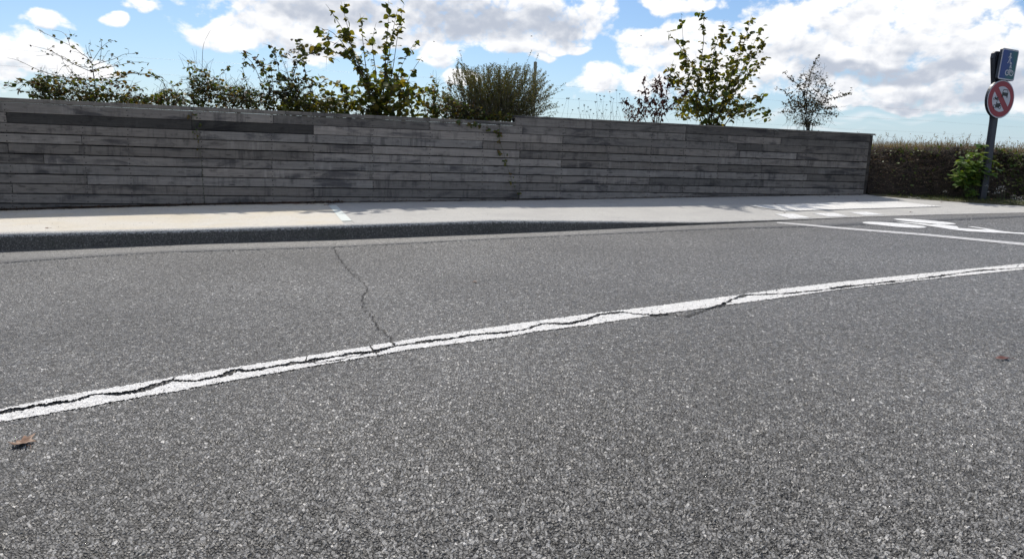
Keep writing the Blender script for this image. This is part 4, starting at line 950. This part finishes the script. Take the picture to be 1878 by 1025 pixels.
# climbing vine on the wall face
def vine(label, pts, leafs, cluster=None):
    P = [on_wall(x, y, .018) for x, y in pts]; org = P[0]; t = empty('vine', org); props(t, label, 'vine'); tb = Tubes(); L = Leaves(); tb.add(smooth_path(P, 18), .0028, .002, 4)
    for (x, y, n, sz) in leafs:
        for _ in range(n):
            p = on_wall(x+random.uniform(-4, 4), y+random.uniform(-4, 4), .03); d = np.array([*(VD*.4), 0])+np.array([rng.normal()*.6, 0, rng.normal()*.5-.4]); L.add(p, d, np.array([VD[0], VD[1], .6])+rdir()*.4, sz*random.uniform(.7, 1.2), .9)
    tb.build('stem', M['stem_green'], t, org); L.build('foliage', 'ovate', M['bramble'], t, org)
vine('thin green climbing vine hanging from the willow bush down the planks to the pavement', [(915,225),(917,245),(916,258),(922,275),(929,300),(936,325),(944,345),(950,357),(950,367)], [(880,232,8,.05),(896,236,8,.05),(910,242,12,.05),(916,247,10,.055),(915,262,6,.04),(917,280,8,.05),(933,286,2,.035),(926,297,7,.05),(938,320,3,.045),(933,333,6,.045),(946,338,2,.04),(952,355,6,.045),(860,228,8,.05),(840,224,10,.05),(870,226,10,.05)])
vine('faint dry creeper with a few pale leaves on the left part of the wall', [(352,198),(355,222),(360,240),(364,262),(370,300),(371,330),(376,372)], [(345,213,4,.04),(360,212,5,.045),(368,227,4,.05),(356,240,2,.04),(362,250,5,.03),(362,258,3,.03),(360,272,3,.03)])

# ------------------------------------------------------------------ wire fence behind
def fence():
    off = 5.0; b = pix(982, 190, off); t = empty('wire_fence', (b[0], b[1], ground_back(b[0], b[1]))); props(t, 'thin wire field fence with a square wooden post behind the willow bush', 'fence'); T = np.array(t.location)
    D = wall_D(982, off)
    for u in (-14., -4.6, None, 13.5, 22.):
        if u is None: c = pix(982, 114, off); zt = c[2]
        else: q = xy(u, -off); c = np.array([q[0], q[1], 0]); zt = ground_back(*q)+1.25
        if u is not None and u in (-14., 22.) or u is None:
            wd = .042 if u is None else .05; g_ = ground_back(c[0], c[1]); o = link('fence_post', box(c[0]-T[0]-wd, c[0]-T[0]+wd, c[1]-T[1]-wd, c[1]-T[1]+wd, g_-.1-T[2], zt-T[2], .006), M['post_wood'], t)
    for py0, h in ((183, 0), (209, 0), (160, 0)):
        z = pix(1042, py0, off)[2]; tb = Tubes()
        tb.add([np.array([*xy(u, -off), z+.015*math.sin(u*.9)+(-.02*(u % 4))*0]) for u in np.arange(-14, 22.1, 1.5)], .0013, .0013, 4); tb.build('wire', M['wire'], t, T)
fence()

# ------------------------------------------------------------------ bank, scrub and verge on the right
base_pts = [on_pave(1588, 357), on_pave(1650, 360.5), on_pave(1720, 363), on_pave(1800, 366), on_pave(1878, 369), on_pave(1960, 373)]
bu = [uv(p) for p in base_pts]
def base_v(u): return np.interp(u, [a for a, b in bu]+[bu[-1][0]+12], [b for a, b in bu]+[bu[-1][1]+1.2])
CREST = EYE+.30
def bank_pt(u, f):
    """f 0 at the foot, 1 at the crest"""
    v0 = base_v(u); v1 = v0-.62-.12*math.sin(u*2.3)-.10*math.sin(u*5.1+1); zf = pave_z(u, max(v0, .0)); v = v0+(v1-v0)*f
    prof = f**.8; z = zf+(CREST-zf+.05*math.sin(u*1.9)+.03*math.sin(u*6.3))*prof; return v+.07*math.sin(u*4.1+f*5)*f+.05*math.sin(u*9.3+f*11)*f, z
bm_V = []; F_ = []; us = np.arange(UE+.13, UE+18, .12); fs = [0, .05, .12, .2, .3, .42, .55, .7, .85, 1., 1.6, 3., 8.]
for i, u in enumerate(us):
    for f in fs:
        if f <= 1: v, z = bank_pt(u, f); nz = .07
        else:
            v, z = bank_pt(u, 1.); v -= (f-1)*1.0; z -= .03*(f-1)
            nz = .03
        v += rng.normal()*nz*.6*(f > 0); z += rng.normal()*nz*.5*(f > 0); x, y = xy(u, v); bm_V.append((x, y, z-(.06 if f == 0 else 0)))
n = len(fs)
for i in range(len(us)-1):
    for j in range(n-1): F_.append((i*n+j, (i+1)*n+j, (i+1)*n+j+1, i*n+j+1))
props(link('earth_bank', mesh('earth_bank', bm_V, F_, True), M['earth']), 'dark earth bank beyond the right end of the timber wall', kind='structure')
# dead scrub hanging over the bank
L = Leaves(); tb = Tubes(); us_ = (UE+.15, UE+9.0)
for i in range(15000):
    u = random.uniform(*us_); f = random.random()**.8; v, z = bank_pt(u, f); x, y = xy(u, v+random.uniform(.0, .16)); p = np.array([x, y, z+random.uniform(-.02, .10)])
    d = rdir(); d[2] = d[2]*.5-.5; L.add(p, d, rdir(), random.uniform(.02, .055), random.uniform(.5, 1.), random.random())
for i in range(2200):
    u = random.uniform(*us_); f = random.random(); v, z = bank_pt(u, f); x, y = xy(u, v+random.uniform(.03, .2)); p = np.array([x, y, z+random.uniform(-.03, .12)])
    d = np.array([rng.normal()*1., rng.normal()*.4, rng.normal()*.5-.25]); d = d/np.linalg.norm(d); tb.add(curve(p, p+d*random.uniform(.12, .5), 5, .35, .08), .0035, .0015, 3)
o = L.build('bank_scrub', 'small', M['scrub']); props(o, 'matted brown dead brambles covering the bank', 'scrub', kind='stuff')
o = tb.build('dead_stems', simple('dead_stem', (.10, .075, .055), .9, 0, .4, 30)); props(o, 'tangled dry stems over the bank', 'dead stems', kind='stuff')
# green bramble leaves towards the far right of the bank
L = Leaves()
for i in range(6500):
    u = UE+random.uniform(.2, 9); w = (u-UE)/9
    f = random.random(); 
    if random.random() > (.06 if u < UE+2.6 else .7)+(.25 if f > .8 else 0): continue
    v, z = bank_pt(u, f); x, y = xy(u, v+random.uniform(.05, .22)); d = rdir(); d[2] = d[2]*.5-.3; L.add(np.array([x, y, z+random.uniform(0, .12)]), d, rdir()*.7+np.array([0, 0, 1]), random.uniform(.04, .09), .9)
o = L.build('ivy_patch', 'ovate', leafmat('bank_green_leaf', [(.07, .12, .03), (.12, .16, .035), (.05, .085, .028), (.17, .18, .045)], .3)); props(o, 'green bramble and ivy leaves scattered over the bank', 'bramble', kind='stuff')
# dry grass on the crest and on the field edge
L = Leaves()
for i in range(17000):
    u = random.uniform(UE+.0, UE+12); v, z = bank_pt(u, 1.); v -= random.uniform(-.18, 2.6); z -= .02; x, y = xy(u, v)
    h = random.uniform(.06, .2)*(1.5 if random.random() < .12 else 1); L.add(np.array([x, y, z]), np.array([rng.normal()*.35, rng.normal()*.35, 1.]), rdir(), h, random.uniform(.025, .06), random.random())
    if random.random() < .035:
        q = np.array([x, y, z]); d = np.array([rng.normal()*.2, rng.normal()*.2, 1.]); hh = random.uniform(.08, .42)*random.uniform(.6, 1)
        L.add(q, d, rdir(), hh, .012)
        for k in range(8): L.add(q+d*hh*random.uniform(.72, 1.)+rdir()*.015, rdir()+np.array([0, 0, .6]), rdir(), random.uniform(.02, .035), .5)
o = L.build('dry_grass', 'blade', M['dry']); props(o, 'pale dry grass along the top of the bank', 'grass', kind='stuff')
# verge grass at the foot
V_ = []; F_ = []
vb = [on_pave(1588, 358), on_pave(1640, 362.5), on_pave(1700, 367), on_pave(1760, 371), on_pave(1820, 375), on_pave(1878, 378), on_pave(1960, 383)]; vbu = [uv(p) for p in vb]
def verge_v(u): return np.interp(u, [a for a, b in vbu]+[vbu[-1][0]+12], [b for a, b in vbu]+[vbu[-1][1]+1.5])
us = np.arange(UE+.1, UE+16, .1)
for i, u in enumerate(us):
    a = verge_v(u)+random.uniform(-.03, .03); b = base_v(u)-.2
    for k in range(5):
        v = a+(b-a)*k/4; x, y = xy(u, v); V_.append((x, y, pave_z(u, v)+(.004 if k == 0 else .02+.015*random.random())))
    if i: F_ += [((i-1)*5+k, (i-1)*5+k+1, i*5+k+1, i*5+k) for k in range(4)]
props(link('verge', mesh('verge', V_, F_, True), M['ground']), 'grass verge between pavement and bank', kind='structure')
L = Leaves()
for i in range(9000):
    u = UE+random.uniform(.3, 8.5); a = verge_v(u); b = base_v(u)-.15; v = a+(b-a)*random.random()**1.2; x, y = xy(u, v); dens = min(1, (u-UE)/1.2)
    if random.random() > dens: continue
    if random.random() < .5: L.add(np.array([x, y, pave_z(u, v)+.01]), np.array([rng.normal()*.5, rng.normal()*.5, 1.]), rdir(), random.uniform(.03, .12), random.uniform(.05, .12))
    else: L.add(np.array([x, y, pave_z(u, v)+random.uniform(.01, .05)]), np.array([rng.normal(), rng.normal(), .4]), np.array([0, 0, 1.])+rdir()*.4, random.uniform(.015, .04), .9)
o = L.build('verge_grass', 'blade', M['green_grass']); props(o, 'short green grass and weeds at the foot of the bank', 'grass', kind='stuff')
# bright green plant by the sign post
def green_plant(name, label, px, py, D, n, h, sz, w):
    b = at(px, py, D); t = empty(name, b); props(t, label, 'plant'); tb = Tubes(); items = []
    for i in range(n):
        a = random.uniform(-1, 1); tip = b+np.array([UD[0]*a*w+rng.normal()*.04, UD[1]*a*w+rng.normal()*.04-random.random()*.25, h*random.uniform(.45, 1.)*(1-.35*abs(a))])
        path = curve(b+np.array([rng.normal()*.05, rng.normal()*.05, 0]), tip, 7, .12, .04); tb.add(path, .006, .002, 4)
        for k in range(9):
            j = random.randint(2 if h < .9 else 3, 6); p = path[j]; d = rdir(); d[2] = d[2]*.3-.15; d[1] -= .3; items.append((p+rdir()*.03, d, np.array([0, -.3, 1.])+rdir()*.35, sz*random.uniform(.7, 1.2), random.uniform(.65, .85), 0))
    tb.build('stem', M['stem_green'], t, b); leaf_objs(items, 'ovate', M['bright'], t, b, 300)
green_plant('leafy_plant', 'bright green leafy plant growing against the bank just left of the sign post', 1778, 362, 16.05, 40, 1.22, .155, .62)
green_plant('leafy_plant', 'low green seedling at the foot of the sign post', 1778, 362, 15.75, 4, .25, .07, .2)
green_plant('leafy_plant', 'small pale green weed on the bank near the wall end', 1624, 322, 16.9, 5, .32, .07, .12)
# white-flowered plants
def yarrow(label, spots, D):
    b = at(spots[0][0], 372, D); t = empty('flowering_weed', b); props(t, label, 'flowers', 'white flowering weeds by the sign post'); tb = Tubes(); L = Leaves()
    for (x, y) in spots:
        p = at(x, y, D+random.uniform(-.1, .1)); tb.add(curve(at(x+random.uniform(-5, 5), 373, D), p, 5, .08, .02), .003, .002, 3)
        for k in range(12): L.add(p+np.array([rng.normal()*.025, rng.normal()*.02, rng.normal()*.007]), rdir(), np.array([0, 0, 1.])+rdir()*.5, random.uniform(.015, .025), 1.)
    tb.build('stem', M['stem_green'], t, b); L.build('flower_head', 'small', M['flower'], t, b)
yarrow('single tall white-headed weed right beside the sign post', [(1809, 341), (1814, 352)], 15.6)
yarrow('cluster of white flower heads just right of the sign post', [(1829,347),(1834,344),(1840,343),(1828,352),(1838,350),(1842,347),(1833,354),(1824,355)], 15.7)
yarrow('low white flowers at the right edge of the verge', [(1856,361),(1861,359),(1866,362),(1872,364),(1862,366),(1869,368),(1876,361),(1858,365),(1874,368)], 15.4)
yarrow('tiny pale flower on the verge left of the green plant', [(1733,350),(1736,352)], 15.9)
yarrow('pale flattened dead weed patch on the verge near the wall end', [(1672,363),(1678,364),(1684,363),(1690,365),(1668,362)], 15.9)

# ------------------------------------------------------------------ small things on the ground
def fallen(px, py, surf, size, m, label, lobed=True, rz=0., cat='fallen leaf'):
    p = surf(px, py)+np.array([0, 0, .009 if surf is on_road else .0]); V = []; F = []
    out = [(0,-.5),(.10,-.30),(.42,-.36),(.30,-.10),(.55,.12),(.26,.18),(.22,.46),(.04,.30),(-.06,.56),(-.16,.24),(-.46,.34),(-.30,.02),(-.55,-.18),(-.24,-.22),(-.10,-.34)] if lobed else [(0,-.5),(.25,-.25),(.3,.1),(.12,.42),(0,.55),(-.12,.42),(-.3,.1),(-.25,-.25)]
    n = len(out); rr = random.Random(px)
    for k, s_ in ((0, 1.), (1, .55)):
        for (a, b) in out:
            a, b = a*s_, b*s_; d = math.hypot(a, b); z = .75*(a*.8+b*.35)**2+.16*math.sin(5*a-3*b+rr.random()*.5)*d+.10; V.append((a*size, b*size, z*size+.003))
    V.append((0, 0, .05*size)); 
    for i in range(n): F.append((i, (i+1) % n, n+(i+1) % n, n+i)); F.append((n+i, n+(i+1) % n, 2*n))
    tb = Tubes(); tb.add([np.array([0, -.48, .12])*size, np.array([.05, -.75, .2])*size, np.array([.0, -.95, .12])*size], .0016, .0012, 4)
    t = empty('fallen_leaf', p, rz); props(t, label, cat); me = mesh('blade', V, F, True); o = link('blade', me, m, t); sm = o.modifiers.new('s', 'SOLIDIFY'); sm.thickness = .0012
    tb.build('stalk', m, t)
fallen(42, 819, on_road, .10, M['brown_leaf'], 'curled tan-brown leaf on the asphalt at the lower left below the white line', rz=.9)
fallen(1838, 662, on_road, .075, M['red_leaf'], 'small dark red-brown leaf on the asphalt near the right edge', False, 1.3)
fallen(870, 520, on_road, .06, M['brown_leaf'], 'tiny brown leaf scrap on the asphalt between kerb and white line', False, .4)
fallen(52, 384, lambda a, b: on_pave(a, b), .10, M['brown_leaf'], 'orange-brown dry leaf against the foot of the wall at the left', True, .3)
fallen(87, 419, on_pave, .05, M['brown_leaf'], 'small brown leaf on the beige pavement near the kerb', False, 2.)
fallen(1816, 368.5, on_pave, .16, M['pot_orange'], 'orange-brown dry leaf lying in the grass by the sign post', True, .5)
for i, (x, y) in enumerate([(1504,361.5),(1532,364),(1572,368.5),(1421,374.5),(1439,390.5),(1644,382),(1648,368),(1670,389.5),(1727,371.5),(1558,370.5),(1459,373.5)]):
    fallen(x, y, on_pave, random.uniform(.03, .06), M['red_leaf'], 'dark scrap of dry leaf on the grey pavement near the wall end', False, i, 'fallen leaf')
for o in [o for o in COL.objects if o.get('label', '').startswith('dark scrap of')]: o['group'] = 'dark leaf scraps on the grey pavement'
# litter along the foot of the wall, and grit
L = Leaves()
for i in range(6500):
    u = random.uniform(-12, uA+.3) if random.random() < .8 else random.uniform(uA, UE); v = .015+abs(rng.normal())*.055+(.08*random.random() if u < uA and random.random() < .3 else 0)
    x, y = xy(u, v); d = rdir(); d[2] *= .25; L.add(np.array([x, y, pave_z(u, v)+random.uniform(.004, .022)]), d, np.array([0, 0, 1.])+rdir()*.4, random.uniform(.015, .055), random.uniform(.4, 1.))
o = L.build('leaf_litter', 'small', M['litter']); props(o, 'brown leaf litter and dirt along the foot of the wall', 'leaf litter', kind='stuff')
V_ = []; F_ = []; us = np.arange(-12, UE, .03); ww = np.interp(us, us[::6], rng.random(len(us[::6])))
for i, u in enumerate(us):
    k = 1. if u < uA else .3; w_ = (.03+.09*ww[i]+.015*rng.random())*k
    for v, h in ((-.01, .02*k), (w_*.45, .016*k), (w_, .0005)): x, y = xy(u, v); V_.append((x, y, pave_z(u, v)+h+rng.random()*.004*k+.001))
    if i: F_ += [((i-1)*3+k_, (i-1)*3+k_+1, i*3+k_+1, i*3+k_) for k_ in range(2)]
props(link('soil', mesh('soil', V_, F_), earth('foot_soil', (.045, .03, .02), (.11, .085, .06), 9)), 'dark soil and moss gathered along the foot of the wall', kind='structure')
L = Leaves(); tb = Tubes()
for i in range(26):
    p = on_pave(random.uniform(478, 612), random.uniform(373.5, 378)); tb.add(curve(p+np.array([0, 0, .012]), p+np.array([rng.normal()*.12, rng.normal()*.05, .02]), 4, .2, .05), .003, .0015, 3)
o = tb.build('twig_litter', simple('red_brown_twig', (.10, .035, .022), .8, 0, .3, 40)); props(o, 'reddish twigs lying by the wall near the pale strip', 'twigs', kind='stuff')
# grit: small chips on pavement and gutter
V_ = []; F_ = []
def chip(x, y, z, s_):
    o_ = len(V_); a = random.random()*6
    for k in range(5): V_.append((x+s_*math.cos(a+k*1.257)*random.uniform(.6, 1), y+s_*math.sin(a+k*1.257)*random.uniform(.6, 1), z-.002))
    V_.append((x, y, z+s_*.7)); F_.extend([(o_+k, o_+(k+1) % 5, o_+5) for k in range(5)])
for i in range(1500):
    u = random.uniform(-11, 11); 
    if random.random() < .4: v = random.uniform(.05, kerb_v(u)-.15); x, y = xy(u, v); z = pave_z(u, v)
    else: v = kerb_v(u)+random.uniform(.04, .35); x, y = xy(u, v); z = road_z(x, y)+.012
    chip(x, y, z, random.uniform(.003, .009))
props(link('grit', mesh('grit', V_, F_), simple('grit_stone', (.12, .11, .10), .9, 0, .5, 200)), 'loose grit on pavement and gutter', 'grit', kind='stuff')

# birds: tiny dark specks high above the wall
for (px, py, lb) in ((975, 67, 'tiny dark bird in the sky above the willow bush'), (796, 77, 'tiny dark bird in the sky right of the tall hazel'), (1176, 66, 'tiny dark bird in the sky left of the dense hazel')):
    p = at(px, py, 60.); V = [(0,-.12,0),(0,.14,.01),(-.02,0,.03),(.02,0,.03),(-.13,.03,.06),(.13,.03,.06),(-.02,.0,-.02),(.02,.0,-.02),(-.09,-.04,.03),(.09,-.04,.03)]
    F = [(0,3,2),(1,2,3),(0,6,7),(1,7,6),(0,2,6),(0,7,3),(1,6,2),(1,3,7),(2,4,8),(6,8,4),(3,9,5),(7,5,9)]
    o = link('bird', mesh('bird', np.array(V)*.9, F), M['bark_dark']); o.location = tuple(p); o.rotation_euler = (0, 0, 1.2); props(o, lb, 'bird', 'birds')
print('leaves', cnt, 'objects', len(COL.objects))
